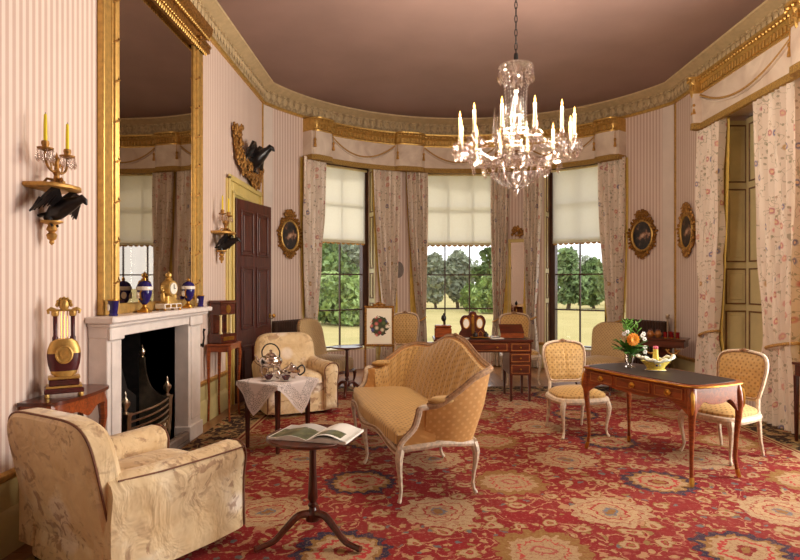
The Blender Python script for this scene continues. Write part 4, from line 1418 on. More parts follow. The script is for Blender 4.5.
for s in (-1, 1):
    mb = MB(); mb.prism(ellipse(.034, .045, 20, s * .075, .135), -.016, -.011, 'y'); mb.build('portrait', MAT['clock_face'], t)
    mb = MB(); mb.tube([(x, -.016, z) for x, z in ellipse(.038, .05, 20, s * .075, .135)], .006, 6, closed=True); mb.build('oval_rim', MAT['brass'], t)
mb = MB(); mb.box(-.016, .016, -.02, -.012, .03, .2, .006); mb.ball((0, -.014, .21), .018, 8, 6); mb.build('centre_mount', MAT['brass'], t)
mb = MB(); mb.tube([(0, .012, .2), (0, .11, .006)], .008, 6); mb.build('strut', MAT['mahog'], t)
t = thing('stationery_rack', 'sloping mahogany stationery box on right end of desk', 'stationery box', (1.28, 7.80, DZ))
mb = MB(); mb.prism([(-.12, 0), (.12, 0), (.12, .16), (.07, .16), (-.12, .06)], -.15, .15, 'x'); mb.build('body', MAT['rosewood'], t)
mb = MB(); mb.prism([(-.121, .062), (.069, .162), (.069, .168), (-.121, .068)], -.155, .155, 'x'); mb.build('sloping_lid', MAT['mahog'], t)
mb = MB(); mb.box(-.14, .14, -.123, -.119, .015, .05); mb.build('drawer_front', MAT['rosewood'], t)
t = thing('inkstand', 'brass inkstand with two pots in middle of desk', 'inkstand', (.86, 7.62, DZ))
mb = MB(); mb.box(-.13, .13, -.06, .06, .01, .022, .005); mb.build('tray', MAT['brass'], t)
for x in (-.11, .11):
    for y in (-.045, .045):
        mb = MB(); mb.ball((x, y, .008), .008, 6, 4); mb.build('foot', MAT['brass'], t)
for x in (-.07, .07):
    mb = MB(); mb.lathe([(.03, .022), (.034, .05), (.028, .065), (.012, .07), (.014, .085), (0, .09)], 12, (x, 0, 0)); mb.build('ink_pot', MAT['black'], t)
mb = MB(); mb.tube([(-.03, 0, .022), (-.03, 0, .07), (0, 0, .1), (.03, 0, .07), (.03, 0, .022)], .005, 6); mb.build('handle', MAT['brass'], t)
for k, (x, y, rz, lb) in enumerate(((1.06, 7.60, .15, 'loose white writing paper in front of the stationery box'), (.62, 7.60, -.2, 'white letter lying left of the inkstand'), (1.06, 7.86, .05, 'white envelope lying behind the inkstand'))):
    o = thing('letter', lb, 'paper', (x, y, DZ), rz, 'papers on the desk')
    mb = MB(); mb.grid(lambda u, v: (-.09 + .18 * u, -.065 + .13 * v, .002 + .006 * abs(u - .5) ** 2 * 4), 6, 3)
    mb.loft([[(-.09, -.065, 0), (.09, -.065, 0), (.09, .065, 0), (-.09, .065, 0)], [(-.09, -.065, .0015), (.09, -.065, .0015), (.09, .065, .0015), (-.09, .065, .0015)]]); mb.build('sheet', MAT['paper'], o)


# ------------------------------------------------------------------ tripod tables
def tripod(name, label, loc, rz, r, H, legr, mat='mahog_z'):
    t = thing(name, label, 'table', loc, rz)
    mb = MB(); mb.lathe([(0, H - .03), (r * .5, H - .03), (r * .93, H - .022), (r, H - .014), (r, H - .004), (r * .975, H), (r * .955, H - .004), (0, H - .004)], 40); mb.build('top', MAT['mahog'], t)
    k = H / .61
    mb = MB(); mb.lathe([(.045, H - .03), (.04, H - .045), (.018, H - .06), (.02, H - .09), (.021, .40 * k), (.026, .30 * k), (.03, .24 * k), (.018, .215 * k), (.028, .205 * k), (.028, .195 * k), (.02, .185 * k), (.024, .17 * k), (.042, .15 * k), (.042, .11 * k), (.02, .10 * k), (0, .10 * k)], 16); mb.build('column', MAT[mat], t)
    for i in range(3):
        a = 2 * PI * i / 3; c, s = math.cos(a), math.sin(a)
        prof = smooth_pts([(.03, .15 * k, 0), (.09, .15 * k, 0), (.16, .095 * k, 0), (.23, .035 * k, 0), (legr - .03, .016, 0), (legr, .014, 0)], 16)
        mb = MB(); mb.tube([(p.x * c, p.x * s, p.y) for p in prof], [.024 - .010 * i_ / 16 + (.004 if i_ > 13 else 0) for i_ in range(17)], 8); mb.build('leg', MAT['mahog'], t)
    return t


tripod('tripod_table', 'mahogany tripod table carrying an open magazine in foreground', (-.59, 3.44, .016), RD(90), .265, .605, .34)
tripod('tripod_table', 'small mahogany tripod table beside the fawn chair near left window', (-.90, 7.92, .014), RD(30), .215, .65, .26)

# magazine
t = thing('magazine', 'open illustrated magazine lying on the foreground tripod table', 'magazine', (-.565, 3.44, .6175), RD(-14))
def page(u, v, dz):
    x = -.235 + .47 * u; y = -.15 + .30 * v; a = abs(x) / .235
    return (x, y, dz + .020 * math.sin(min(1, a * 1.25) * PI) * .9 + .006 * a)
mb = MB(); mb.grid(lambda u, v: page(u, v, .008), 28, 6); mb.build('open_pages', MAT['page'], t)
mb = MB()
for s in (0, 1):
    loops = []
    for j in range(9):
        u = (j / 8) * .5 + s * .5
        a = page(u, 0, .0065); b = page(u, 1, .0065)
        loops.append([a, b, (b[0], b[1], .0005), (a[0], a[1], .0005)])
    mb.loft(loops)
mb.build('page_block', MAT['paper'], t)
mb = MB(); mb.grid(lambda u, v: (.02 + .20 * u, -.145 + .29 * v, page(.55 + .4 * u, v, .012)[2] + .012 * math.sin(u * PI)), 10, 4); mb.build('turned_page', MAT['page'], t)
t = tag(MB().build('bookmark', MAT['orange']), None, None) if False else None

# ------------------------------------------------------------------ fire screen
t = thing('fire_screen', 'embroidered flower panel fire screen in gilt frame on feet', 'fire screen', (-.465, 7.92, .009), RD(-3))
mb = MB(); mb.box(-.175, .175, -.008, .008, .675, 1.175); mb.build('embroidered_panel', MAT['needle'], t, smooth=0)
for (a, b, c_, d) in ((-.2, .2, 1.165, 1.2), (-.2, .2, .65, .685), (-.2, -.168, .685, 1.165), (.168, .2, .685, 1.165)):
    mb = MB(); mb.box(a, b, -.018, .018, c_, d, .008); mb.build('frame_bar', MAT['gold_dark'], t)
mb = MB(); mb.ball((0, 0, 1.225), (.05, .012, .025), 10, 6); mb.ball((.06, 0, 1.212), (.03, .01, .014), 8, 5); mb.ball((-.06, 0, 1.212), (.03, .01, .014), 8, 5); mb.build('carved_crest', MAT['gold_dark'], t)
for s in (-1, 1):
    mb = MB(); mb.box(s * .19 - .014, s * .19 + .014, -.014, .014, .03, .68, .004); mb.build('upright', MAT['gold_dark'], t)
    mb = MB(); mb.tube([(s * .19, -.17, .014), (s * .19, -.12, .03), (s * .19, -.04, .075), (s * .19, .04, .075), (s * .19, .12, .03), (s * .19, .17, .014)], [.014, .014, .02, .02, .014, .014], 8); mb.build('foot', MAT['gold_dark'], t)
mb = MB(); mb.tube([(-.19, 0, .2), (.19, 0, .2)], .012, 8); mb.build('stretcher', MAT['gold_dark'], t)

# ------------------------------------------------------------------ tea table and silver
TT = (-1.25, 5.42)
t = thing('tea_table', 'small dark tea table under a lace edged cloth', 'table', (TT[0], TT[1], .016), RD(57.5))
mb = MB(); mb.box(-.24, .24, -.24, .24, .585, .607, .006); mb.build('top', MAT['mahog'], t)
mb = MB()
for a in (-.19, .175):
    mb.box(a, a + .015, -.19, .19, .53, .586); mb.box(-.19, .19, a, a + .015, .53, .586)
mb.build('apron', MAT['mahog'], t)
for sx in (-1, 1):
    for sy in (-1, 1):
        mb = MB(); mb.loft([[(sx * .19 + a * k, sy * .19 + b * k, z) for a, b in ((-.019, -.019), (.019, -.019), (.019, .019), (-.019, .019))] for z, k in ((0, .6), (.3, .85), (.586, 1.0))]); mb.build('leg', MAT['mahog_z'], t)
t = thing('lace_cloth', 'white lace edged cloth draped cornerwise over the tea table', 'tablecloth', (TT[0], TT[1], .624), RD(57.5))
CH = .38
def clothfn(u, v):
    a = (2 * u - 1) * CH; b = (2 * v - 1) * CH
    p = (a - b) * .7071; q = (a + b) * .7071; h = .248
    z = .0035
    def dropc(p, q):
        if abs(p) > h:
            e = abs(p) - h
            return math.copysign(h + .012 + e * .12 + .012 * math.sin(q * 26) * min(1, e * 8), p), e * .98
        return p, 0
    p2, d1 = dropc(p, q); q2, d2 = dropc(q, p)
    return (p2, q2, z - d1 - d2)
mb = MB(); mb.grid(clothfn, 60, 60, 2 * CH, 2 * CH)
mb.uv = [(u - CH, v - CH) for u, v in mb.uv]
mb.build('cloth', MAT['lace'], t, smooth=60)
CZ = .6295
def onTea(x, y):
    c, s = math.cos(RD(57.5)), math.sin(RD(57.5))
    return (TT[0] + x, TT[1] + y, CZ)
t = thing('kettle', 'silver spirit kettle on stand at back of the tea table', 'kettle', onTea(-.09, .10), RD(165))
for i in range(4):
    a = PI / 4 + i * PI / 2; c, s = math.cos(a), math.sin(a)
    mb = MB(); mb.tube([(.085 * c, .085 * s, .12), (.088 * c, .088 * s, .06), (.07 * c, .07 * s, .02), (.09 * c, .09 * s, .004)], [.006, .006, .006, .009], 6); mb.build('stand_leg', MAT['silver'], t)
mb = MB(); mb.tube([(.088 * math.cos(a * PI / 12), .088 * math.sin(a * PI / 12), .115) for a in range(24)], .007, 6, closed=True); mb.build('stand_ring', MAT['silver'], t)
mb = MB(); mb.lathe([(.02, .01), (.045, .015), (.045, .04), (.02, .05), (0, .05)], 14); mb.build('burner', MAT['silver'], t)
mb = MB(); mb.lathe([(.04, .09), (.08, .10), (.105, .13), (.108, .16), (.09, .19), (.05, .203), (.045, .208), (.035, .222), (.012, .23), (.012, .24), (.016, .25), (0, .26)], 20); mb.build('pot_body', MAT['silver'], t)
mb = MB(); mb.tube([(.09, 0, .14), (.13, 0, .15), (.15, 0, .185), (.165, 0, .195)], [.02, .014, .010, .009], 8); mb.build('spout', MAT['silver'], t)
P = [(-.085, 0, .185), (-.092, 0, .24), (-.055, 0, .295), (0, 0, .312), (.055, 0, .295), (.092, 0, .24), (.085, 0, .185)]
mb = MB(); mb.tube([tuple(p) for p in smooth_pts(P, 20)], .0065, 6); mb.build('bail_handle', MAT['black'], t)
t = thing('teapot', 'round silver teapot with black handle on the tea table', 'teapot', onTea(.12, .02), RD(-12))
mb = MB(); mb.lathe([(.04, 0), (.042, .008), (.03, .014), (.062, .03), (.08, .06), (.078, .085), (.05, .105), (.042, .11), (.04, .116), (.02, .128), (.008, .132), (.012, .142), (0, .15)], 20); mb.build('pot_body', MAT['silver'], t)
mb = MB(); mb.tube([(-.065, 0, .05), (-.10, 0, .065), (-.12, 0, .10), (-.135, 0, .108)], [.018, .013, .009, .008], 8); mb.build('spout', MAT['silver'], t)
mb = MB(); mb.tube([tuple(p) for p in smooth_pts([(.06, 0, .10), (.10, 0, .125), (.128, 0, .105), (.125, 0, .065), (.085, 0, .035), (.068, 0, .045)], 18)], .0075, 6); mb.build('handle', MAT['black'], t)
t = thing('cream_jug', 'small silver cream jug between kettle and teapot', 'jug', onTea(.0, -.01), RD(200))
mb = MB(); mb.lathe([(.022, 0), (.024, .006), (.016, .012), (.034, .03), (.038, .05), (.026, .072), (.03, .085), (.027, .085), (0, .07)], 16); mb.build('body', MAT['silver'], t)
mb = MB(); mb.tube([(.03, 0, .07), (.058, 0, .075), (.058, 0, .04), (.034, 0, .035)], .004, 6); mb.build('handle', MAT['silver'], t)
def teacup(label, x, y):
    t = thing('teacup', label, 'cup and saucer', onTea(x, y), rnd.random(), 'teacups on the tea table')
    mb = MB(); mb.lathe([(.03, 0), (.035, .004), (.07, .014), (.07, .017), (.03, .008), (0, .008)], 20); mb.build('saucer', MAT['white_glaze'], t)
    mb = MB(); mb.lathe([(.018, .008), (.02, .014), (.036, .03), (.04, .05), (.037, .05), (.03, .025), (0, .018)], 18); mb.build('cup', MAT['black_glaze'], t)
    mb = MB(); mb.tube([(.037, 0, .044), (.055, 0, .042), (.053, 0, .024), (.034, 0, .024)], .003, 6); mb.build('handle', MAT['white_glaze'], t)
teacup('patterned cup and saucer near the left corner of tea table', -.06, -.10)
teacup('patterned cup and saucer in front of the teapot', .10, -.12)
# ================================================================== chimney piece
t = thing('chimneypiece', 'white marble chimneypiece under the tall gilt mirror', 'fireplace surround', (XL, 4.965, 0))
mb = MB(); mb.box(.002, .205, -.89, 1.11, 1.225, 1.27, .008); mb.build('mantel_shelf', MAT['marble'], t)
mb = MB(); mb.box(.002, .175, -.865, 1.08, 1.195, 1.226, .01); mb.build('bed_moulding', MAT['marble'], t)
mb = MB(); mb.box(.002, .14, -.845, .99, 1.12, 1.196, .004); mb.build('frieze', MAT['marble'], t)
for y0, y1 in ((-.845, -.645), (.645, .95)):
    mb = MB(); mb.box(.002, .14, y0, y1, .14, 1.121, .006); jb = mb.build('jamb', MAT['marble'], t)
    mb = MB(); mb.box(.14, .15, y0 + .045, y1 - .045, .2, 1.09, .008); mb.build('raised_panel', MAT['marble'], jb)
    mb = MB(); mb.box(.002, .16, y0 - .015, y1 + .015, .0, .145, .006); mb.build('plinth', MAT['marble'], t)
    mb = MB(); mb.box(.14, .165, y0, y1, 1.1, 1.19, .008); mb.build('capital', MAT['marble'], t)
t = thing('hearth', 'grey stone hearth slab with raised kerb before the fire', 'hearth', (XL, 4.965, 0))
mb = MB(); mb.box(.0, .16, -.62, .62, .0, .03, .004); mb.build('slab', MAT['slate'], t)
mb = MB(); mb.box(.10, .16, -.62, .62, .03, .11, .012); mb.build('kerb', MAT['slate'], t)

t = thing('fire_grate', 'polished steel basket grate with urn finials in the fireplace', 'grate', (XL + .03, 4.99, .03))
for s in (-1, 1):
    mb = MB(); mb.loft([[(a * k, s * .39 + b * k, z) for a, b in ((-.03, -.03), (.03, -.03), (.03, .03), (-.03, .03))] for z, k in ((0, .9), (.03, .9), (.04, .6), (.3, 1.0), (.42, 1.05), (.44, 1.25), (.46, 1.25))]); p = mb.build('post', MAT['steel'], t)
    mb = MB(); mb.lathe([(.03, .46), (.012, .475), (.014, .49), (.034, .52), (.036, .545), (.018, .565), (.008, .59), (.012, .605), (0, .635)], 12, (0, s * .39, 0)); mb.build('urn_finial', MAT['steel'], p)
    cp = [(q.x, q.y) for q in smooth_pts([(-.03, .46, 0), (-.08, .475, 0), (-.15, .54, 0), (-.19, .66, 0), (-.205, .80, 0)], 12)]
    mb = MB(); mb.prism(cp + [(-.25, .80), (-.25, .2), (-.03, .2)], s * .39 - .012, s * .39 + .012, 'y'); mb.build('cheek', MAT['steel'], t)
    mb = MB(); mb.lathe([(.03, .80), (.012, .815), (.026, .84), (.028, .86), (.01, .89), (0, .92)], 10, (-.228, s * .39, 0)); mb.build('rear_finial', MAT['steel'], t)
for k in range(4):
    z = .44 - k * .055
    mb = MB(); mb.tube([(.02 + .05 * (1 - abs(2 * u / 8 - 1) ** 2), -.36 + .72 * u / 8, z) for u in range(9)], .009, 6); mb.build('bar', MAT['steel'], t)
mb = MB(); mb.box(-.012, .014, -.36, .36, .15, .24, .004); mb.build('pierced_apron', MAT['steel'], t)
for i in range(9):
    mb = MB(); y = -.32 + .08 * i; mb.tube([(.018, y + .028 * math.cos(a * PI / 5), .195 + .028 * math.sin(a * PI / 5)) for a in range(10)], .005, 5, closed=True); mb.build('fret_ring', MAT['steel'], t)
mb = MB(); mb.prism([(-.36, .1), (.36, .1), (.36, .46), (.2, .55), (.08, .78), (-.08, .78), (-.2, .55), (-.36, .46)], -.30, -.27, 'x'); mb.build('back_plate', MAT['black_iron'], t)
mb = MB()
for k in range(5): mb.tube([(-.27, -.34, .2 + k * .055), (-.27, .34, .2 + k * .055)], .008, 6)
mb = MB(); mb.box(-.26, 0, -.34, .34, .12, .14); mb.build('basket_floor', MAT['black_iron'], t)

# ------------------------------------------------------------------ overmantel mirror
t = thing('overmantel_mirror', 'very tall gilt framed mirror above the mantelpiece', 'mirror', (XL, 5.24, 0))
Z0, Z1, HW = 1.272, 4.2, 1.0
mb = MB(); mb.box(.02, .03, -HW + .2, HW - .2, Z0 + .07, 3.94); mb.build('mirror_glass', MAT['mirror'], t, smooth=0)
for s in (-1, 1):
    a, b = sorted((s * HW, s * (HW - .24)))
    mb = MB(); mb.box(.002, .045, a, b, Z0, 3.98, .004); f = mb.build('frame_stile', MAT['gold'], t)
    for o, r, x in ((.17, .026, .04), (.125, .009, .045), (.012, .012, .04), (.228, .014, .035)):
        y = s * (HW - o)
        mb = MB(); mb.tube([(x, y, Z0), (x, y, 3.97)], r, 8); mb.build('stile_moulding', MAT['gold'], f)
    for k in range(9):
        z = Z0 + .25 + k * .3; y = s * (HW - .17)
        mb = MB(); mb.tube([(.048, y - .036, z - .03), (.082, y, z), (.048, y + .036, z + .03)], .006, 6); mb.build('ribbon_band', MAT['gold_dark'], f)
    mb = MB(); mb.box(.002, .12, a - .02, b + .02, 3.93, 3.985, .01); mb.box(.002, .13, a - .03, b + .03, 3.985, 4.02, .008); mb.build('capital', MAT['gold_dark'], t)
mb = MB(); mb.box(.002, .05, -HW + .2, HW - .2, Z0, Z0 + .08, .01); mb.build('bottom_rail', MAT['gold'], t)
mb = MB(); mb.prism([(.002, 3.93), (.09, 3.93), (.09, 3.98), (.07, 4.0), (.08, 4.09), (.14, 4.13), (.15, 4.2), (.002, 4.2)], -HW - .02, HW + .02, 'y') if False else mb.loft([[(x, y, z) for x, z in ((.002, 3.93), (.09, 3.93), (.09, 3.98), (.07, 4.0), (.08, 4.09), (.14, 4.13), (.15, 4.2), (.002, 4.2))] for y in (-HW - .02, HW + .02)])
mb.build('entablature', MAT['gold_dark'], t)
mb = MB()
n = 46
for i in range(n):
    y = -HW + 2 * HW * (i + .5) / n
    mb.ball((.115, y, 4.075), .018, 6, 4); mb.ball((.10, y, 3.955), .013, 6, 4)
    mb.lathe([(.001, 3.90), (.012, 3.92), (.012, 3.94), (0, 3.945)], 5, (.085, y, 0))
o = mb.build('bead_row', MAT['gold'], t, smooth=30); o['kind'] = 'stuff'


# ------------------------------------------------------------------ on the mantel shelf
MZ = 1.27
def cup(label, y):
    t = thing('spill_vase', label, 'vase', (XL + .115, y, MZ), 0, 'small flared porcelain vases on the mantel')
    mb = MB(); mb.lathe([(.03, 0), (.032, .01), (.026, .018), (.03, .05), (.036, .1), (.04, .115), (.036, .115), (.024, .03), (0, .03)], 18); mb.build('body', MAT['blue_glaze'], t)
    mb = MB(); mb.lathe([(.0375, .108), (.042, .113), (.0415, .118), (.036, .116), (.0375, .108)], 18); mb.build('gilt_rim', MAT['brass'], t)
    mb = MB(); mb.M = Matrix.Rotation(RD(-45), 4, 'Z'); mb.prism(ellipse(.018, .026, 14, 0, .062), -.037, -.03, 'y'); mb.build('painted_panel', MAT['white_glaze'], t)
cup('small flared blue vase at near end of the mantel shelf', 4.25)
cup('small flared blue vase at far end of the mantel shelf', 5.98)
def urn(label, y):
    t = thing('lidded_urn', label, 'urn', (XL + .115, y, MZ), 0, 'blue and gilt lidded urns on the mantel')
    mb = MB(); mb.box(-.042, .042, -.042, .042, 0, .022, .004); mb.build('plinth', MAT['brass'], t)
    mb = MB(); mb.lathe([(.036, .022), (.034, .03), (.016, .045), (.014, .06), (.022, .066), (0, .07)], 16); mb.build('foot', MAT['brass'], t)
    mb = MB(); mb.lathe([(.016, .066), (.034, .085), (.05, .125), (.058, .165), (.056, .18), (0, .18)], 20); mb.build('body', MAT['blue_glaze'], t)
    mb = MB(); mb.lathe([(.058, .18), (.063, .185), (.063, .205), (.056, .212), (0, .212)], 20); mb.build('band', MAT['white_glaze'], t)
    mb = MB(); mb.lathe([(.058, .21), (.05, .232), (.028, .25), (.01, .255), (.012, .265), (0, .285)], 16); l = mb.build('lid', MAT['blue_glaze'], t)
    mb = MB(); mb.lathe([(.008, .252), (.014, .262), (.012, .275), (.004, .285), (0, .29)], 10); mb.build('finial', MAT['brass'], l)
    for s in (-1, 1):
        mb = MB(); mb.tube([(0, s * .056, .175), (0, s * .078, .16), (0, s * .07, .12), (0, s * .045, .105)], .007, 6); mb.build('handle', MAT['brass'], t)
    for a in (-30, -100):
        mb = MB(); mb.M = Matrix.Rotation(RD(a), 4, 'Z'); mb.prism(ellipse(.02, .028, 12, 0, .14), -.06, -.045, 'y'); mb.build('painted_panel', MAT['white_glaze'], t)
urn('blue and gilt lidded urn on near half of mantel', 4.74)
urn('blue and gilt lidded urn on far half of mantel', 5.66)
t = thing('mantel_clock', 'gilt mantel clock with white dial on marble base, middle of mantel', 'clock', (XL + .135, 5.16, MZ), RD(76)); t.scale = (.92, .92, .98)
mb = MB(); mb.box(-.13, .13, -.055, .055, .018, .062, .006); mb.build('marble_base', MAT['white_glaze'], t)
for x in (-.085, 0, .085):
    mb = MB(); mb.box(x - .032, x + .032, -.059, -.054, .026, .054, .002); mb.build('gilt_plaque', MAT['brass'], t)
for x in (-.11, .11):
    for y in (-.04, .04):
        mb = MB(); mb.lathe([(.012, 0), (.016, .008), (.01, .018), (0, .018)], 8, (x, y, 0)); mb.build('foot', MAT['brass'], t)
mb = MB(); mb.loft([[(x * k, y * k, z) for x, y in ellipse(.085, .05, 20, 0, 0, 5)] for z, k in ((.062, 1.1), (.08, 1.0), (.10, .8), (.13, .75))]); mb.build('gilt_pedestal', MAT['gold'], t)
mb = MB(); mb.at(0, 0, .195, rx=RD(90)); mb.lathe([(0, -.05), (.06, -.05), (.075, -.03), (.075, .035), (.068, .05), (0, .05)], 24); mb.build('drum', MAT['gold'], t)
mb = MB(); mb.at(0, -.05, .195, rx=RD(90)); mb.lathe([(.052, 0), (.052, .006), (.05, .008), (0, .008)], 24); d = mb.build('dial', MAT['clock_face'], t)
mb = MB(); mb.box(-.003, .003, -.061, -.058, .195, .232); mb.box(-.002, .026, -.061, -.058, .192, .197); mb.build('hands', MAT['black'], d)
for s in (-1, 1):
    mb = MB(); mb.ball((s * .085, 0, .12), (.022, .022, .045), 10, 6); mb.ball((s * .088, 0, .178), .016, 8, 6); mb.tube([(s * .085, 0, .15), (s * .06, -.03, .17)], .007, 6); mb.build('cherub_figure', MAT['gold'], t)
mb = MB(); mb.lathe([(.03, .265), (.035, .28), (.018, .29), (.03, .305), (.026, .325), (.01, .335), (0, .35)], 14); mb.build('top_urn', MAT['gold'], t)

# ------------------------------------------------------------------ lyre clock and its table
t = thing('clock_table', 'shaped mahogany table against wall left of fireplace carrying lyre clock', 'table', (XL + .015, 3.685, .01))
ol = [(0, -.32), (0, .32)] + [(p.x, p.y) for p in smooth_pts([(.10, .325, 0), (.2, .30, 0), (.235, .22, 0), (.25, .1, 0), (.255, 0, 0), (.25, -.1, 0), (.235, -.22, 0), (.2, -.30, 0), (.10, -.325, 0)], 24)]
mb = MB(); mb.loft([[(x, y, z) for x, y in ol] for z in (.79, .81)]); mb.build('top', MAT['mahog'], t)
ap = [(x * .92, y * .93) for x, y in ol]
loops = []
n = len(ap)
mb = MB()
vs = []
for (x, y) in ap:
    e = abs(y) / .3
    zl = .72 - .05 * math.exp(-((e - 0) / .25) ** 2) - .05 * e ** 6
    vs.append(((x, y, zl), (x, y, .79)))
mb.loft([[v[0] for v in vs], [v[1] for v in vs]], caps=False); mb.build('apron', MAT['rosewood'], t)
for y in (-.27, .27):
    mb = MB(); prof = [(.79, 0, .03), (.7, .014, .032), (.6, .018, .026), (.4, 0, .018), (.2, -.012, .014), (.04, .0, .014), (0, .012, .016)]
    mb.tube([(.155 + o, y + (o if y > 0 else -o), z) for z, o, r in prof], [r for z, o, r in prof], 8, up=(0, 1, 0)); mb.build('leg', MAT['rosewood'], t)
    mb = MB(); mb.tube([(.03, y, .79), (.03, y, 0)], [.02, .013], 8); mb.build('leg', MAT['mahog'], t)
t = thing('lyre_clock', 'plum and gilt lyre shaped clock on the table left of fireplace', 'clock', (XL + .145, 3.60, .8205), RD(32)); t.scale = (.8, .9, .96)
for z0, z1, w_, d_, mt in ((.025, .055, .13, .09, 'plum'), (.055, .07, .118, .08, 'gold'), (.07, .11, .10, .065, 'plum'), (.11, .125, .106, .07, 'gold')):
    mb = MB(); mb.box(-w_, w_, -d_, d_, z0, z1, .005); mb.build('stepped_base', MAT[mt], t)
for x in (-.11, .11):
    for y in (-.07, .07):
        mb = MB(); mb.lathe([(.014, 0), (.018, .012), (.016, .026), (0, .026)], 8, (x, y, 0)); mb.build('foot', MAT['gold'], t)
mb = MB(); mb.loft([[(x, y, z) for x, y in ellipse(w_, .045, 24, 0, 0, 2.6)] for z, w_ in ((.125, .06), (.14, .085), (.16, .09))]); mb.build('gilt_lower_body', MAT['gold'], t)
mb = MB(); mb.loft([[(x, y, z) for x, y in ellipse(w_, .05, 24, 0, 0, 2.6)] for z, w_ in ((.16, .092), (.2, .106), (.25, .112), (.27, .112))]); mb.build('veneered_body', MAT['plum'], t)
mb = MB(); mb.loft([[(x, y, z) for x, y in ellipse(w_, .048, 24, 0, 0, 2.6)] for z, w_ in ((.27, .113), (.3, .108), (.34, .09), (.36, .06))]); mb.build('gilt_shoulder', MAT['gold'], t)
mb = MB(); mb.at(0, -.045, .265, rx=RD(90)); mb.lathe([(.056, 0), (.06, .008), (.05, .012), (.046, .008), (0, .008)], 24); d = mb.build('dial', MAT['gold'], t)
mb = MB(); mb.at(0, -.055, .265, rx=RD(90)); mb.lathe([(.03, 0), (.03, .003), (0, .003)], 20); mb.build('dial_centre', MAT['gold_matt'], d)
for s in (-1, 1):
    mb = MB(); mb.lathe([(.02, .35), (.02, .37), (.014, .38), (.015, .50), (.02, .51), (.022, .53), (0, .53)], 12, (s * .058, 0, 0)); mb.build('column', MAT['plum'], t)
    mb = MB(); mb.lathe([(.022, .505), (.026, .515), (.026, .535), (.018, .54), (0, .54)], 12, (s * .058, 0, 0)); mb.build('capital', MAT['gold'], t)
    mb = MB(); mb.tube([(s * .058, 0, .54), (s * .085, 0, .55), (s * .105, 0, .54), (s * .10, 0, .52)], [.014, .014, .012, .008], 8); mb.build('scroll', MAT['gold'], t)
for x in (-.02, 0, .02):
    mb = MB(); mb.tube([(x, 0, .35), (x, 0, .56)], .004, 6); mb.build('lyre_string', MAT['brass'], t)
mb = MB(); mb.ball((0, 0, .575), (.035, .025, .04), 12, 8)
for a in range(7): q = PI * a / 6; mb.ball((.045 * math.cos(q), 0, .575 + .04 * math.sin(q)), .014, 6, 5)
mb.box(-.08, .08, -.012, .012, .535, .548, .003)
mb.build('mask_crest', MAT['gold'], t)


# ------------------------------------------------------------------ eagle brackets and candelabra
def eagle(mb, s=1.0):
    # carved bird, wings half spread, front towards local -y
    loops = []
    body = [((0, .02, -.20), .012), ((0, .0, -.17), .035), ((0, -.02, -.12), .058), ((0, -.04, -.06), .062), ((0, -.075, -.01), .045), ((0, -.10, .03), .03), ((0, -.115, .055), .032), ((0, -.14, .055), .02), ((0, -.165, .04), .006)]
    mb.tube([tuple(v * s for v in p) for p, r in body], [r * s for p, r in body], 10)
    for sx in (-1, 1):
        W = [((.03, 0, -.03), .05, .02), ((.09, .01, .01), .075, .016), ((.15, .0, -.005), .085, .013), ((.20, -.01, -.05), .07, .01), ((.235, -.02, -.11), .03, .006)]
        L = []
        for (x, y, z), h, th in W:
            L.append([(sx * x * s, (y - th) * s, (z + h * .5) * s), (sx * x * s, (y + th) * s, (z + h * .5) * s), (sx * (x + .01) * s, (y + th * 1.3) * s, (z - h * .3) * s), (sx * (x + .02) * s, (y + th) * s, (z - h * 1.1) * s), (sx * (x + .02) * s, (y - th) * s, (z - h * 1.1) * s), (sx * (x + .01) * s, (y - th * 1.3) * s, (z - h * .3) * s)])
        mb.loft(L)
        for k in range(5):
            a = .09 + k * .032
            mb.tube([(sx * a * s, -.006 * s, (-.0 - .01 * k) * s), (sx * (a + .02) * s, -.012 * s, (-.09 - .015 * k) * s)], [.012 * s, .004 * s], 5)
        mb.tube([(sx * .025 * s, -.02 * s, -.15 * s), (sx * .03 * s, -.04 * s, -.19 * s), (sx * .03 * s, -.07 * s, -.2 * s)], [.02 * s, .012 * s, .008 * s], 6)
    mb.tube([(0, .02 * s, -.15 * s), (0, .06 * s, -.2 * s), (0, .07 * s, -.25 * s)], [.03 * s, .04 * s, .05 * s], 8, flat=.3)


def bracket(label, loc, rz):
    t = thing('eagle_bracket', label, 'wall bracket', loc, rz, 'black eagle wall brackets')
    mb = MB(); mb.loft([[(x * k, -.002 - (y if y > 0 else 0) * k, z) for x, y in [(-.17, 0), (-.17, .1), (-.14, .17), (-.06, .215), (.06, .215), (.14, .17), (.17, .1), (.17, 0)]] for z, k in ((-.03, .9), (-.022, 1), (-.008, 1), (0, .96))]); mb.build('gilt_shelf', MAT['gold_matt'], t)
    mb = MB(); mb.M = Matrix.Translation((0, -.14, -.065)) @ Matrix.Rotation(RD(34), 4, 'X') @ Matrix.Scale(.9, 4); eagle(mb); o = mb.build('eagle', MAT['black'], t)
    mb = MB(); mb.lathe([(.06, -.215), (.062, -.225), (.02, -.24), (.026, -.255), (.03, -.27), (.016, -.285), (.03, -.30), (.024, -.325), (.012, -.335), (.014, -.35), (0, -.365)], 12, (0, -.07, 0)); mb.build('turned_pendant', MAT['gold_matt'], t)
    return t


b0 = bracket('black eagle bracket with gilt shelf on wall left of the tall mirror', (XL, 3.60, 2.10), RD(90))
bracket('black eagle bracket with gilt shelf on wall between mirror and door', (XL, 6.78, 2.10), RD(90))


def pendant(mb, x, y, z, s=1.0):
    # a pear drop of cut glass hanging from (x,y,z)
    mb.lathe([(.002 * s, 0), (.006 * s, -.008 * s), (.003 * s, -.014 * s), (.006 * s, -.025 * s), (.0125 * s, -.05 * s), (.011 * s, -.062 * s), (.001, -.075 * s)], 6, (x, y, z))


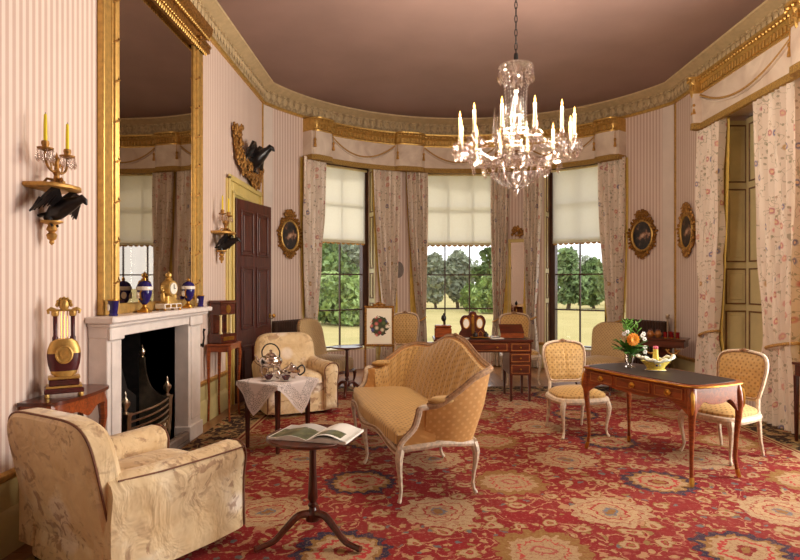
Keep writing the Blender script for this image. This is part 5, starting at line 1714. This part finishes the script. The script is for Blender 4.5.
def candelabrum(label, loc, rz, lab2):
    t = thing('candelabrum', label, 'candelabrum', loc, rz, 'two light gilt candelabra hung with crystals')
    mb = MB(); mb.lathe([(.05, 0), (.052, .01), (.03, .02), (.018, .035), (.016, .06), (.024, .075), (.014, .09), (.012, .14), (.02, .155), (.01, .17), (0, .20)], 14); mb.build('stem', MAT['gold_dark'], t)
    for k in range(3):
        a = 2 * PI * k / 3; c, s = math.cos(a), math.sin(a)
        mb = MB(); mb.tube([(.02 * c, .02 * s, .03), (.05 * c, .05 * s, .035), (.065 * c, .065 * s, .012), (.078 * c, .078 * s, .008)], [.009, .008, .008, .01], 6); mb.build('scroll_foot', MAT['gold_dark'], t)
    for i, s in enumerate((-1, 1)):
        P = smooth_pts([(0, 0, .10), (s * .04, 0, .075), (s * .09, 0, .10), (s * .11, 0, .15), (s * .11, 0, .19)], 14)
        mb = MB(); mb.tube([tuple(p) for p in P], .007, 6)
        mb.tube([(s * .05, 0, .08), (s * .06, 0, .12), (s * .035, 0, .13), (s * .03, 0, .11)], .005, 6)
        a = mb.build('arm', MAT['gold_dark'], t)
        mb = MB(); mb.lathe([(.01, .18), (.042, .192), (.045, .2), (.02, .2), (.018, .21), (.022, .225), (.02, .24), (0, .24)], 14, (s * .11, 0, 0)); mb.build('drip_pan', MAT['gold_dark'], a)
        for k in range(8):
            q = 2 * PI * k / 8; mb = MB(); pendant(mb, s * .11 + .042 * math.cos(q), .042 * math.sin(q), .192); mb.build('crystal_drop', MAT['crystal'], a)
    r = Matrix.Rotation(rz, 4, 'Z')
    for i, s in enumerate((-1, 1)):
        p = Vector(loc) + r @ Vector((s * .11, 0, .241))
        mb = MB(); mb.lathe([(.0105, 0), (.010, .1), (.008, .15), (.006, .158), (0, .159)], 10)
        o = thing('candle', lab2[i], 'candle', tuple(p), 0, 'yellow wall candles'); mb.build('wax', MAT['candle'], o)
        mb = MB(); mb.tube([(0, 0, .158), (.001, 0, .168)], .0015, 5); mb.build('wick', MAT['black'], o)


candelabrum('gilt crystal candelabrum on eagle bracket left of tall mirror', (XL + .115, 3.575, 2.10), RD(90), ('yellow candle nearest the left edge, by the tall mirror', 'yellow candle second from the left edge, by the tall mirror'))
candelabrum('gilt crystal candelabrum on eagle bracket beside the door', (XL + .115, 6.78, 2.10), RD(90), ('left yellow candle on the bracket beside the door', 'right yellow candle on the bracket beside the door'))


def carve(mb, pts, r, dens=3, seed=1):
    rr = random.Random(seed)
    P = smooth_pts(pts, max(6, len(pts) * 4))
    mb.tube([tuple(p) for p in P], r * .55, 6)
    for i, p in enumerate(P):
        for k in range(dens):
            o = Vector((rr.uniform(-1, 1), rr.uniform(-.6, .2), rr.uniform(-1, 1))) * r
            q = p + o
            a = rr.uniform(.35, .75) * r
            mb.ball(tuple(q), (a, a * .6, a * rr.uniform(.7, 1.4)), 6, 4)


t = thing('eagle_wall_carving', 'large gilt scrolled carving with black eagle above the door', 'wall carving', (XL, 7.98, 3.06), RD(90)); t.scale = (.88, .75, .82)
for nm, pts in (('gilt_scroll', [(-.68, -.05, .52), (-.66, -.05, .35), (-.62, -.06, .15), (-.5, -.07, .0), (-.3, -.08, -.08), (0, -.09, -.10), (.3, -.09, -.1), (.55, -.08, -.05), (.7, -.06, .1), (.68, -.05, .25)]),
                ('gilt_branch', [(-.42, -.05, .55), (-.45, -.06, .35), (-.42, -.07, .15), (-.2, -.08, .05), (.1, -.08, .02)]),
                ('gilt_branch', [(.0, -.07, -.12), (.2, -.08, -.2), (.4, -.07, -.22), (.55, -.05, -.15)])):
    mb = MB(); carve(mb, pts, .062, 3, len(nm) + len(pts)); mb.build(nm, MAT['gold_dark'], t)
mb = MB(); mb.M = Matrix.Translation((.16, -.16, .36)) @ Matrix.Rotation(RD(20), 4, 'X') @ Matrix.Scale(1.9, 4); eagle(mb); mb.build('eagle', MAT['black'], t)


# ------------------------------------------------------------------ oval pictures
def oval(label, loc, rz, mat='painting'):
    t = thing('oval_picture', label, 'picture', loc, rz, 'oval pictures in carved gilt frames')
    mb = MB(); mb.prism(ellipse(.17, .225, 32), -.03, -.012, 'y'); mb.build('picture', MAT[mat], t)
    mb = MB(); mb.tube([(x, -.03, z) for x, z in ellipse(.185, .24, 32)], .02, 8, closed=True); f = mb.build('inner_rim', MAT['gold'], t)
    mb = MB(); rr = random.Random(3)
    mb.prism(ellipse(.235, .295, 40), -.02, -.002, 'y')
    for i in range(34):
        a = 2 * PI * i / 34; k = 1 + .08 * math.sin(a * 9)
        for rad, sz in ((.218, .028), (.25, .024)):
            x = rad * k * math.cos(a); z = (rad + .055) * k * math.sin(a)
            mb.ball((x, -.03 - rr.random() * .012, z), (sz * rr.uniform(.7, 1.2), .02, sz * rr.uniform(.7, 1.2)), 6, 4)
    mb.build('carved_frame', MAT['gold_dark'], t)
    mb = MB(); carve(mb, [(-.11, -.03, .31), (-.05, -.04, .36), (0, -.04, .37), (.05, -.04, .36), (.11, -.03, .31)], .035, 3, 5); mb.build('carved_crest', MAT['gold_dark'], t)
    mb = MB(); carve(mb, [(-.06, -.03, -.30), (0, -.035, -.345), (.06, -.03, -.30)], .03, 3, 9); mb.build('carved_drop', MAT['gold_dark'], t)


p = arc(-56.8, R - .003); oval('oval picture in carved gilt frame left of the bow windows', (p[0], p[1], 2.27), -RD(-56.8))
p = arc(56.9, R - .003); oval('oval picture in carved gilt frame right of the bow windows', (p[0], p[1], 2.27), -RD(56.9))
oval('oval picture in carved gilt frame on the right side wall', (XR - .003, 8.44, 2.25), RD(-90))

# ------------------------------------------------------------------ pier glasses, medallion
for s, lb in ((1, 'narrow cream framed pier glass behind the desk chair'),):
    p = arc(s * 18.6, R - .004)
    t = thing('pier_glass', lb, 'mirror', (p[0], p[1], 0), -RD(s * 18.6))
    z0, z1 = .62, 2.26
    mb = MB(); mb.box(-.14, .14, -.012, -.004, z0, z1); mb.build('mirror_glass', MAT['mirror'], t, smooth=0)
    for (a, b, c_, d) in ((-.18, -.13, z0, z1), (.13, .18, z0, z1), (-.18, .18, z1, z1 + .06), (-.18, .18, z0 - .06, z0)):
        mb = MB(); mb.box(a, b, -.035, -.0, c_, d, .01); mb.build('frame_bar', MAT['yellow_paint'], t)
    mb = MB(); carve(mb, [(-.07, -.04, z1 + .17), (0, -.045, z1 + .25), (.07, -.04, z1 + .17), (0, -.045, z1 + .12)], .04, 3, 11); mb.build('carved_ornament', MAT['gold_dark'], t)
p = arc(-19.2, R - .006)
mb = MB(); mb.prism(ellipse(.10, .15, 24), -.012, 0, 'y'); o = mb.build('medallion', MAT['slate'])
o.location = (p[0], p[1], 1.76); o.rotation_euler = (0, 0, RD(19.2)); tag(o, 'grey oval medallion on pier left of the middle window', 'plaque')


# ------------------------------------------------------------------ radiators
def radiator(label, th):
    p = arc(th, R - .20)
    t = thing('radiator', label, 'radiator', (p[0], p[1], 0), -RD(th), 'brown column radiators in the bow')
    n = 15
    for i in range(n):
        x = -.36 + .72 * i / (n - 1)
        mb = MB(); mb.box(x - .021, x + .021, -.085, .085, .08, .94, .018); mb.build('column', MAT['radiator'], t)
    mb = MB(); mb.box(-.36, .36, -.05, .05, .14, .2, .01); mb.build('bottom_manifold', MAT['radiator'], t)
    for x in (-.32, .32):
        mb = MB(); mb.box(x - .02, x + .02, -.07, .07, 0, .09, .008); mb.build('foot', MAT['radiator'], t)
    for x in (-.445, .445) if False else (-.405 if th < 0 else .405,):
        mb = MB(); mb.tube([(x, 0, 0), (x, 0, .98)], .014, 8); mb.lathe([(.03, .98), (.035, 1.0), (.02, 1.015), (.034, 1.03), (.03, 1.045), (0, 1.05)], 10, (x, 0, 0)); mb.tube([(x, 0, .16), (x * .88, 0, .16)], .014, 8); mb.build('valve', MAT['steel'], t)


radiator('brown column radiator behind the left fawn chair', -60.0)
radiator('brown column radiator behind the right fawn chair', 60.0)

# ------------------------------------------------------------------ stand by the door
t = thing('console_stand', 'slim mahogany stand with curved legs between fireplace and door', 'table', (XL + .02, 6.58, .01))
mb = MB(); mb.box(0, .28, -.2, .2, .815, .835, .006); mb.build('top', MAT['rosewood'], t)
mb = MB(); mb.prism([(-.19, .72), (-.16, .76), (-.08, .775), (0, .77), (.08, .775), (.16, .76), (.19, .72), (.19, .816), (-.19, .816)], .25, .27, 'x'); mb.build('apron', MAT['rosewood'], t)
for y in (-.18, .165):
    mb = MB(); mb.box(.01, .255, y, y + .015, .75, .816); mb.build('side_apron', MAT['rosewood'], t)
for x, dx in ((.255, 1), (.03, 0)):
    for y in (-.175, .175):
        s = 1 if y > 0 else -1
        mb = MB(); mb.tube([(x + dx * o * .5, y + s * o, z) for z, o, r in ((.81, 0, 0), (.7, .012, 0), (.5, .002, 0), (.25, -.014, 0), (.05, .0, 0), (0, .01, 0))], [.022, .022, .016, .012, .011, .013], 8, up=(0, 1, 0)); mb.build('leg', MAT['rosewood'], t)
t = thing('portico_clock', 'dark wooden portico case with pale columns on stand by door', 'clock case', (XL + .145, 6.58, .8455), RD(66)); t.scale = (.78, .9, 1.05)
mb = MB(); mb.box(-.16, .16, -.10, .10, 0, .10, .006); mb.build('plinth', MAT['mahog'], t)
mb = MB(); mb.box(-.14, .14, .04, .085, .10, .42, .003); mb.build('back_board', MAT['mahog'], t)
for x in (-.10, .10):
    mb = MB(); mb.lathe([(.022, .10), (.022, .115), (.015, .12), (.013, .28), (.02, .29), (.02, .30), (0, .3)], 12, (x, -.05, 0)); mb.build('column', MAT['ivory'], t)
mb = MB(); mb.box(-.15, .15, -.09, .09, .30, .42, .008); mb.build('entablature', MAT['mahog'], t)
mb = MB(); mb.box(-.165, .165, -.10, .10, .42, .45, .008); mb.build('cornice', MAT['mahog'], t)
mb = MB(); mb.at(0, -.09, .36, rx=RD(90)); mb.lathe([(.045, 0), (.045, .006), (0, .006)], 20); mb.build('dial', MAT['brass'], t)
mb = MB(); mb.box(-.11, .11, -.103, -.099, .03, .07); mb.build('brass_inlay', MAT['brass'], t)
o = thing('bell_handle', 'black bell lever on wall beside the marble chimneypiece', 'bell handle', (XL, 6.18, .86), RD(90))
mb = MB(); mb.at(0, 0, 0, rx=RD(90)); mb.lathe([(.045, 0), (.045, .012), (.02, .02), (.015, .06), (.025, .065), (.025, .075), (0, .08)], 14); mb.build('rose', MAT['black'], o)
mb = MB(); mb.tube([(0, -.07, 0), (0, -.08, .08), (0, -.075, .14), (0, -.085, .17)], [.012, .009, .01, .016], 8); mb.build('lever', MAT['black'], o)

# ------------------------------------------------------------------ console in the right corner
t = thing('corner_console', 'dark console table with gilt scrolls in the right corner', 'table', (3.50, 8.24, .01), RD(-34))
mb = MB(); mb.box(-.32, .30, -.2, .2, .715, .74, .006); mb.build('top', MAT['mahog'], t)
mb = MB(); mb.box(-.30, .28, -.18, .18, .62, .716, .004); mb.build('frieze', MAT['mahog'], t)
for x in (-.14, .14):
    mb = MB(); mb.tube([(x - .09, -.19, .60), (x - .05, -.195, .55), (x, -.195, .53), (x + .05, -.195, .55), (x + .09, -.19, .60)], [.012, .016, .02, .016, .012], 8)
    mb.ball((x - .05, -.195, .585), .018, 6, 5); mb.ball((x + .05, -.195, .585), .018, 6, 5); mb.build('gilt_scroll', MAT['gold_dark'], t)
mb = MB(); mb.loft([[(a * k, b * k + .02, z) for a, b in ((-.07, -.07), (.07, -.07), (.07, .07), (-.07, .07))] for z, k in ((.04, 1.3), (.08, 1.2), (.1, .9), (.5, 1.0), (.58, 1.2), (.62, 1.5))]); mb.build('pillar', MAT['mahog_z'], t)
mb = MB(); mb.box(-.22, .22, -.17, .17, 0, .04, .01); mb.build('base', MAT['mahog'], t)
cc, cs = math.cos(RD(-34)), math.sin(RD(-34))
def onC(x, y): return (3.50 + x * cc - y * cs, 8.24 + x * cs + y * cc, .7505)
for i, (x, y) in enumerate(((.02, -.06), (.10, -.03), (.18, -.07), (.06, .06))):
    lb = ('ruby glass leftmost of those on the corner console', 'ruby glass second from left at front of corner console', 'ruby glass at right end of the corner console', 'ruby glass at the back of the corner console')[i]
    o = thing('ruby_glass', lb, 'glass', onC(x, y), 0, 'ruby glasses on the corner console')
    mb = MB(); mb.lathe([(.024, 0), (.026, .004), (.026, .07), (.03, .085), (.027, .085), (.022, .008), (0, .008)], 14); mb.build('bowl', MAT['red_glass'], o)
    mb = MB(); mb.lathe([(.0265, .004), (.03, .001), (.03, .008), (.0265, .01)], 14); mb.build('foot_rim', MAT['brass'], o)
for i, (x, y) in enumerate(((-.18, -.04), (-.09, .02))):
    o = thing('small_jar', ('squat brown jar on left end of the corner console', 'squat brown jar beside the ruby glasses')[i], 'jar', onC(x, y), 0, 'brown jars on the corner console')
    mb = MB(); mb.lathe([(.03, 0), (.05, .03), (.05, .06), (.03, .085), (.032, .095), (0, .095)], 14); mb.build('body', MAT['satin'], o)
    mb = MB(); mb.lathe([(.033, .095), (.03, .105), (.01, .112), (.012, .125), (0, .13)], 12); mb.build('lid', MAT['mahog'], o)

t = thing('side_table', 'dark side table cut by the right edge of the picture', 'table', (3.75, 5.45, .01))
mb = MB(); mb.box(-.15, .155, -.3, .18, .725, .75, .006); mb.build('top', MAT['mahog'], t)
mb = MB(); mb.box(-.13, .14, -.28, .16, .62, .726, .004); mb.build('frieze', MAT['mahog'], t)
for x in (-.12, .13):
    for y in (-.27, .15):
        mb = MB(); mb.loft([[(x + a * k, y + b * k, z) for a, b in ((-.018, -.018), (.018, -.018), (.018, .018), (-.018, .018))] for z, k in ((0, .6), (.62, 1))]); mb.build('leg', MAT['mahog_z'], t)

# ------------------------------------------------------------------ on the writing table
WZ = .763
t = thing('flower_vase', 'small clear glass vase standing on the writing table', 'vase', (1.91, 5.22, WZ))
mb = MB(); mb.lathe([(.045, 0), (.047, .006), (.02, .018), (.024, .04), (.04, .08), (.046, .12), (.044, .12), (.036, .08), (.018, .04), (0, .03)], 20); mb.build('bowl', MAT['crystal'], t)
f = thing('flower_bunch', 'bunch with one orange flower and green leaves in the vase', 'flowers', (1.91, 5.22, WZ + .05))
rr = random.Random(21)
def leafm(mb, base, tip, wd, droop=.02):
    a = Vector(base); b = Vector(tip); d = (b - a); s = d.cross(Vector((0, 0, 1)))
    if s.length < 1e-4: s = Vector((1, 0, 0))
    s.normalize(); L = []; up = s.cross(d).normalized()
    for i in range(6):
        u = i / 5; w_ = wd * math.sin(PI * min(1, u * .96 + .03)) ** .8; p = a + d * u - Vector((0, 0, droop)) * u * u
        L.append([tuple(p - s * w_), tuple(p + up * -.004), tuple(p + s * w_), tuple(p + up * .004)])
    mb.loft(L)
for i in range(46):
    a = rr.uniform(0, 2 * PI); e = rr.uniform(.1, 1.25); L = rr.uniform(.09, .19)
    base = (.02 * math.cos(a), .02 * math.sin(a), rr.uniform(.06, .13))
    tip = (base[0] + L * math.cos(a) * math.cos(e), base[1] + L * math.sin(a) * math.cos(e), base[2] + L * math.sin(e))
    mb = MB(); leafm(mb, base, tip, rr.uniform(.018, .034), .03); mb.build('leaf', MAT['green_leaf'], f)
for i in range(9):
    a = rr.uniform(0, 2 * PI); r = rr.uniform(.02, .09)
    mb = MB(); mb.tube([(0, 0, .0), (r * .4 * math.cos(a), r * .4 * math.sin(a), .14), (r * math.cos(a), r * math.sin(a), rr.uniform(.28, .38))], [.004, .003, .002], 5); mb.build('stem', MAT['stem'], f)
    for k in range(6):
        z = .24 + .02 * k; q = rr.uniform(0, 6.28)
        mb = MB(); b_ = (r * .85 * math.cos(a), r * .85 * math.sin(a), z); leafm(mb, b_, (b_[0] + .045 * math.cos(q), b_[1] + .045 * math.sin(q), z + .04), .01, 0); mb.build('leaf', MAT['stem'], f)
# the orange bloom faces the camera
oc = Vector((-.005, -.085, .205)); 
bl = MB(); bl.ball(tuple(oc + Vector((0, -.012, 0))), (.022, .012, .022), 10, 6); bloom = bl.build('orange_bloom', MAT['gold_matt'], f)
for ring_, n, L, t_ in ((0, 14, .058, .0), (1, 12, .045, -.012), (2, 9, .03, -.02)):
    for i in range(n):
        a = 2 * PI * i / n + ring_ * .2
        mb = MB(); b_ = oc + Vector((0, t_, 0)); tip = b_ + Vector((L * math.cos(a), -.008, L * math.sin(a)))
        d = (tip - b_); s = d.cross(Vector((0, 1, 0))).normalized()
        mb.loft([[tuple(b_ + d * u - s * w_), tuple(b_ + d * u + Vector((0, .003, 0))), tuple(b_ + d * u + s * w_), tuple(b_ + d * u - Vector((0, .003, 0)))] for u, w_ in ((.15, .004), (.5, .011), (.85, .012), (1.0, .004))]); mb.build('petal', MAT['orange'], bloom)
for i, c in enumerate(((-.075, -.06, .25), (-.05, -.07, .27), (.10, -.05, .25), (.085, -.06, .235), (.12, -.02, .2), (.115, -.04, .13), (.12, -.03, .09))):
    mb = MB()
    for k in range(6):
        a = 2 * PI * k / 6; mb.ball((c[0] + .012 * math.cos(a), c[1] - .004, c[2] + .012 * math.sin(a)), (.009, .005, .009), 6, 4)
    mb.build('white_blossom', MAT['white_petal'], f)
    mb = MB(); mb.tube([(0, 0, .05), (c[0] * .5, c[1] * .5, c[2] * .6), c], .002, 5); mb.build('stem', MAT['stem'], f)

t = thing('porcelain_basket', 'yellow and green porcelain basket with pink finial on writing table', 'porcelain basket', (2.06, 5.03, WZ), RD(-8))
L = []
for z, a, b in ((.0, .07, .045), (.008, .085, .055), (.015, .07, .045), (.03, .075, .05), (.06, .10, .065), (.085, .125, .075)):
    L.append([(x, y, z) for x, y in ellipse(a, b, 32)])
mb = MB(); mb.loft(L); mb.build('boat_body', MAT['yellow_glaze'], t)
P = [(x, y, .085 + .035 * (abs(x) / .15) ** 1.5 + .006 * math.sin(i * 1.6)) for i, (x, y) in enumerate(ellipse(.15, .08, 40))]
mb = MB(); mb.tube(P, [.013 + .004 * math.sin(i * 1.6) for i in range(40)], 8, closed=True); mb.build('flowered_rim', MAT['rim_glaze'], t)
mb = MB(); mb.lathe([(.075, -.0), (.09, .004), (.075, .012), (0, .012)], 24, sy=.65); mb.build('white_foot', MAT['white_glaze'], t)
mb = MB(); mb.lathe([(.026, .07), (.024, .12), (.02, .16), (.022, .18), (0, .185)], 14); mb.build('stem', MAT['yellow_glaze'], t)
mb = MB()
for k in range(6): a = 2 * PI * k / 6; mb.ball((.012 * math.cos(a), .012 * math.sin(a), .195), (.011, .011, .014), 7, 5)
mb.build('pink_flower', MAT['pink_glaze'], t)
for k in range(5):
    a = 2 * PI * k / 5 + .4; mb = MB(); mb.ball((.02 * math.cos(a) , -.07 + .012 * math.sin(a), .07 + .02 * math.sin(a)), (.010, .008, .010), 6, 5); mb.build('applied_flower', MAT['blue_glaze' if k % 2 else 'rim_glaze'], t)


# ================================================================== chandelier
def chandelier():
    cx, cy = .885, 5.12
    t = thing('chandelier', 'cut glass chandelier with twelve lit candle arms hanging from ceiling', 'chandelier', (cx, cy, 0))
    for i in range(17):
        z = 3.5 + i * .06
        mb = MB(); pts = []
        for k in range(8):
            a = 2 * PI * k / 8; x = .011 * math.cos(a); zz = .036 * math.sin(a)
            pts.append((x, 0, z + zz) if i % 2 else (0, x, z + zz))
        mb.tube(pts, .0045, 5, closed=True); mb.build('chain_link', MAT['black_iron'], t)
    mb = MB(); mb.lathe([(.0, 4.53), (.06, 4.53), (.05, 4.5), (.015, 4.485), (0, 4.485)], 14); mb.build('ceiling_hook', MAT['brass'], t)
    mb = MB(); mb.lathe([(.016, 3.5), (.02, 3.47), (.02, 3.44), (0, 3.43)], 10); mb.build('top_cap', MAT['black_iron'], t)
    mb = MB(); mb.lathe([(.02, 3.43), (.10, 3.415), (.145, 3.395), (.15, 3.385), (.14, 3.385), (.06, 3.40), (.02, 3.41)], 28); can = mb.build('canopy', MAT['crystal'], t)
    for k in range(12):
        a = 2 * PI * k / 12; mb = MB(); pendant(mb, .143 * math.cos(a), .143 * math.sin(a), 3.385, 1.9); mb.build('pear_drop', MAT['crystal'], can)
    # turned glass stem
    for prof in ([(.012, 3.41), (.016, 3.36), (.03, 3.30), (.034, 3.24), (.02, 3.19), (.028, 3.17), (.02, 3.15)], [(.02, 3.15), (.04, 3.09), (.055, 3.0), (.058, 2.95), (.04, 2.90), (.02, 2.87), (.03, 2.85)], [(.03, 2.85), (.02, 2.82), (.035, 2.79), (.06, 2.74), (.065, 2.70), (.05, 2.67)]):
        mb = MB(); mb.lathe(prof, 14); mb.build('stem_vase', MAT['crystal'], t)
    mb = MB(); mb.lathe([(.05, 2.69), (.085, 2.685), (.09, 2.66), (.08, 2.635), (.03, 2.63), (0, 2.63)], 20); mb.build('silvered_receiver', MAT['silver'], t)
    mb = MB(); mb.lathe([(.03, 2.63), (.095, 2.62), (.10, 2.585), (.08, 2.54), (.04, 2.51), (.015, 2.50)], 20); mb.build('receiver_bowl', MAT['crystal'], t)
    mb = MB(); mb.lathe([(.015, 2.5), (.03, 2.47), (.045, 2.43), (.03, 2.38), (.012, 2.36), (.025, 2.335), (.03, 2.31), (.015, 2.28), (0, 2.25)], 14); mb.build('bottom_finial', MAT['crystal'], t)
    def beads(nm, pts, n, r, par):
        P = smooth_pts(pts, n); mb = MB()
        for p in P: mb.ball(tuple(p), r, 5, 4)
        return mb.build(nm, MAT['crystal'], par)
    for k in range(10):
        a = 2 * PI * k / 10; c, s = math.cos(a), math.sin(a)
        beads('bead_strand', [(.13 * c, .13 * s, 3.385), (.10 * c, .10 * s, 3.2), (.09 * c, .09 * s, 3.0), (.105 * c, .105 * s, 2.83)], 22, .0085, t)
    for k in range(14):
        a = 2 * PI * k / 14; c, s = math.cos(a), math.sin(a)
        beads('lower_strand', [(.30 * c, .30 * s, 2.60), (.24 * c, .24 * s, 2.47), (.13 * c, .13 * s, 2.37), (.03 * c, .03 * s, 2.33)], 20, .0085, t)
    mb = MB(); mb.tube([(.105 * math.cos(2 * PI * k / 24), .105 * math.sin(2 * PI * k / 24), 2.83) for k in range(24)], .007, 6, closed=True); mb.build('bead_ring', MAT['silver'], t)
    # glass spires
    for k in range(6):
        a = 2 * PI * k / 6 + .26; c, s = math.cos(a), math.sin(a)
        mb = MB(); mb.tube([(.05 * c, .05 * s, 2.67), (.15 * c, .15 * s, 2.66), (.2 * c, .2 * s, 2.72), (.2 * c, .2 * s, 2.78)], .007, 6); mb.lathe([(.025, 2.77), (.02, 2.78), (.018, 2.80), (.001, 3.02)], 6, (.2 * c, .2 * s, 0)); mb.build('glass_spire', MAT['crystal'], t)
    # candle arms
    N = 12
    for k in range(N):
        a = 2 * PI * k / N + .13; c, s = math.cos(a), math.sin(a)
        P = smooth_pts([(.06, 2.655, 0), (.14, 2.60, 0), (.26, 2.555, 0), (.38, 2.57, 0), (.46, 2.625, 0), (.495, 2.68, 0)], 18)
        rad = .495
        mb = MB(); mb.tube([(p.x * c, p.x * s, p.y) for p in P], .0095, 6); arm = mb.build('arm', MAT['crystal'], t)
        mb = MB(); mb.lathe([(.012, 2.675), (.05, 2.69), (.058, 2.70), (.055, 2.704), (.02, 2.695)], 12, (rad * c, rad * s, 0)); mb.build('drip_pan', MAT['crystal'], arm)
        mb = MB(); mb.lathe([(.014, 2.69), (.02, 2.71), (.016, 2.735), (.019, 2.755), (0, 2.755)], 10, (rad * c, rad * s, 0)); mb.build('candle_socket', MAT['crystal'], arm)
        mb = MB(); mb.lathe([(.0135, 2.75), (.0135, 2.925), (0, 2.928)], 10, (rad * c, rad * s, 0)); mb.build('candle', MAT['ivory'], arm)
        mb = MB(); mb.lathe([(.003, 2.926), (.008, 2.94), (.0085, 2.952), (.004, 2.972), (0, 2.985)], 8, (rad * c, rad * s, 0)); mb.build('flame_bulb', MAT['flame'], arm)
        for j in range(8):
            q = 2 * PI * j / 8; mb = MB(); pendant(mb, rad * c + .055 * math.cos(q), rad * s + .055 * math.sin(q), 2.70, 1.35); mb.build('drop', MAT['crystal'], arm)
        for j, rr_ in enumerate((.2, .29, .38)):
            zz = [2.575, 2.55, 2.565][j]; mb = MB(); pendant(mb, rr_ * c, rr_ * s, zz, 1.35); mb.build('drop', MAT['crystal'], arm)
        l = bpy.data.lights.new('candle_light', 'POINT'); l.energy = 21; l.color = (1, .86, .68); l.shadow_soft_size = .03
        lo = bpy.data.objects.new('candle_light', l); lo.location = (rad * c, rad * s, 2.965); COL.objects.link(lo); lo.parent = arm
        # swag of beads to the next arm
        a2 = a + 2 * PI / N
        p0 = (rad * .93 * c, rad * .93 * s, 2.69); p1 = (rad * .93 * math.cos(a2), rad * .93 * math.sin(a2), 2.69); am = a + PI / N
        beads('bead_swag', [p0, (rad * .8 * math.cos(am), rad * .8 * math.sin(am), 2.60), p1], 14, .0075, arm)
        beads('bead_chain', [(rad * .9 * c, rad * .9 * s, 2.70), (.3 * c, .3 * s, 2.70), (.105 * c, .105 * s, 2.83)], 18, .0075, arm)


chandelier()

# ================================================================== the park outside
mb = MB(); GZ = -2.0
mb.box(-260, 300, 12.2, 420, GZ - .5, GZ); struct(mb.build('ground', MAT['grass'], smooth=0))


def tree(label, px, dist, hgt, wid, mat, seed, name='park_tree', low=.101, n=2600, leaf=.42):
    rr = random.Random(seed)
    x = (px - 414) / FPX * dist
    t = thing(name, label, 'tree', (x, dist, GZ), rr.uniform(0, 6), 'trees in the park')
    if low > .1:
        mb = MB(); mb.tube([(0, 0, -.2), (.05 * wid, 0, hgt * .2), (0, .03 * wid, hgt * .5), (0, 0, hgt * .8)], [.045 * wid, .035 * wid, .025 * wid, .01], 8); mb.build('trunk', MAT['bark'], t)
    vs = []; fs = []
    blobs = []
    for i in range(15):
        a = rr.uniform(0, 6.28); r = rr.uniform(.0, .36) * wid; z = hgt * (low + (1 - low) * rr.uniform(.06, .84))
        k = 1 - .55 * abs((z / hgt - low) / (1 - low) - .45) * 1.6
        blobs.append((r * math.cos(a) * k, r * math.sin(a) * k, z, rr.uniform(.15, .24) * wid))
    blobs.append((0, 0, hgt * .86, wid * .17)); blobs.append((0, 0, hgt * .3, wid * .3))
    for i in range(n):
        bx, by, bz, br = blobs[rr.randrange(len(blobs))]
        u = rr.uniform(-1, 1); a = rr.uniform(0, 6.28); q = math.sqrt(1 - u * u); rad = br * rr.uniform(.6, 1.05)
        p = Vector((bx + rad * q * math.cos(a), by + rad * q * math.sin(a), max(.3, bz + rad * u * .85)))
        d1 = Vector((rr.uniform(-1, 1), rr.uniform(-1, 1), rr.uniform(-1, 1))).normalized(); d2 = d1.orthogonal().normalized()
        s = leaf * rr.uniform(.6, 1.3); o = len(vs)
        vs += [tuple(p - d1 * s), tuple(p + d2 * s * .6), tuple(p + d1 * s), tuple(p - d2 * s * .6)]; fs.append((o, o + 1, o + 2, o + 3))
    mb = MB(); mb.add(vs, fs); o = mb.build('foliage', MAT[mat], t, smooth=0); o['kind'] = 'stuff'


WK, HK = .82, .9
T = [('grey green tree at left of the middle window view', 436, 84, 9.2, 6.0, 'foliage3'),
     ('tall grey green tree in middle of the middle window view', 458, 86, 9.6, 7.4, 'foliage3'),
     ('dense green tree at right of the middle window view', 489, 80, 9.6, 8.0, 'foliage'),
     ('broad green tree seen at left of the right window', 568, 82, 9.8, 8.5, 'foliage'),
     ('lower green tree seen at right of the right window', 594, 84, 8.2, 7.0, 'foliage'),
     ('small tree beyond the right window field', 612, 96, 9.2, 7.0, 'foliage3'),
     ('tall green tree at left of the left window view', 330, 70, 9.6, 8.5, 'foliage'),
     ('dark green tree at right of the left window view', 350, 74, 10.2, 8.0, 'foliage3'),
     ('green tree behind the left window shrubs', 313, 76, 9.2, 8.0, 'foliage'),
     ('distant tree between left and middle windows', 392, 120, 11, 9, 'foliage3'),
     ('distant tree between middle and right windows', 525, 115, 11, 9, 'foliage'),
     ('tree at the far left of the park', 285, 88, 10, 8, 'foliage')]
for i, (lb, px, ds, h, wd, mt) in enumerate(T): tree(lb, px, ds, h * HK, wd * WK, mt, 40 + i)
for i, (lb, px, ds, h, wd) in enumerate((('bright green shrub at left of left window view', 329, 52, 4.4, 5.5), ('bright green shrub at middle of left window view', 345, 50, 4.0, 5.0), ('bright green shrub at right edge of left window view', 360, 54, 4.0, 4.6), ('bright shrub below the middle window trees', 470, 74, 3.4, 4.0), ('bright shrub at foot of dense tree in middle window', 487, 70, 4.4, 5.0))):
    tree(lb, px, ds, h, wd, 'foliage2', 80 + i, 'park_shrub', .02, 1800, .3)
for i in range(9):
    tree(('distant %s of the wood on the horizon' % ('first clump', 'second clump', 'third clump', 'fourth clump', 'fifth clump', 'sixth clump', 'seventh clump', 'eighth clump', 'last clump')[i]) + ' from the left', 290 + i * 42, 230, 13, 24, 'foliage3', 120 + i, 'far_wood', .02, 1500, 1.0)
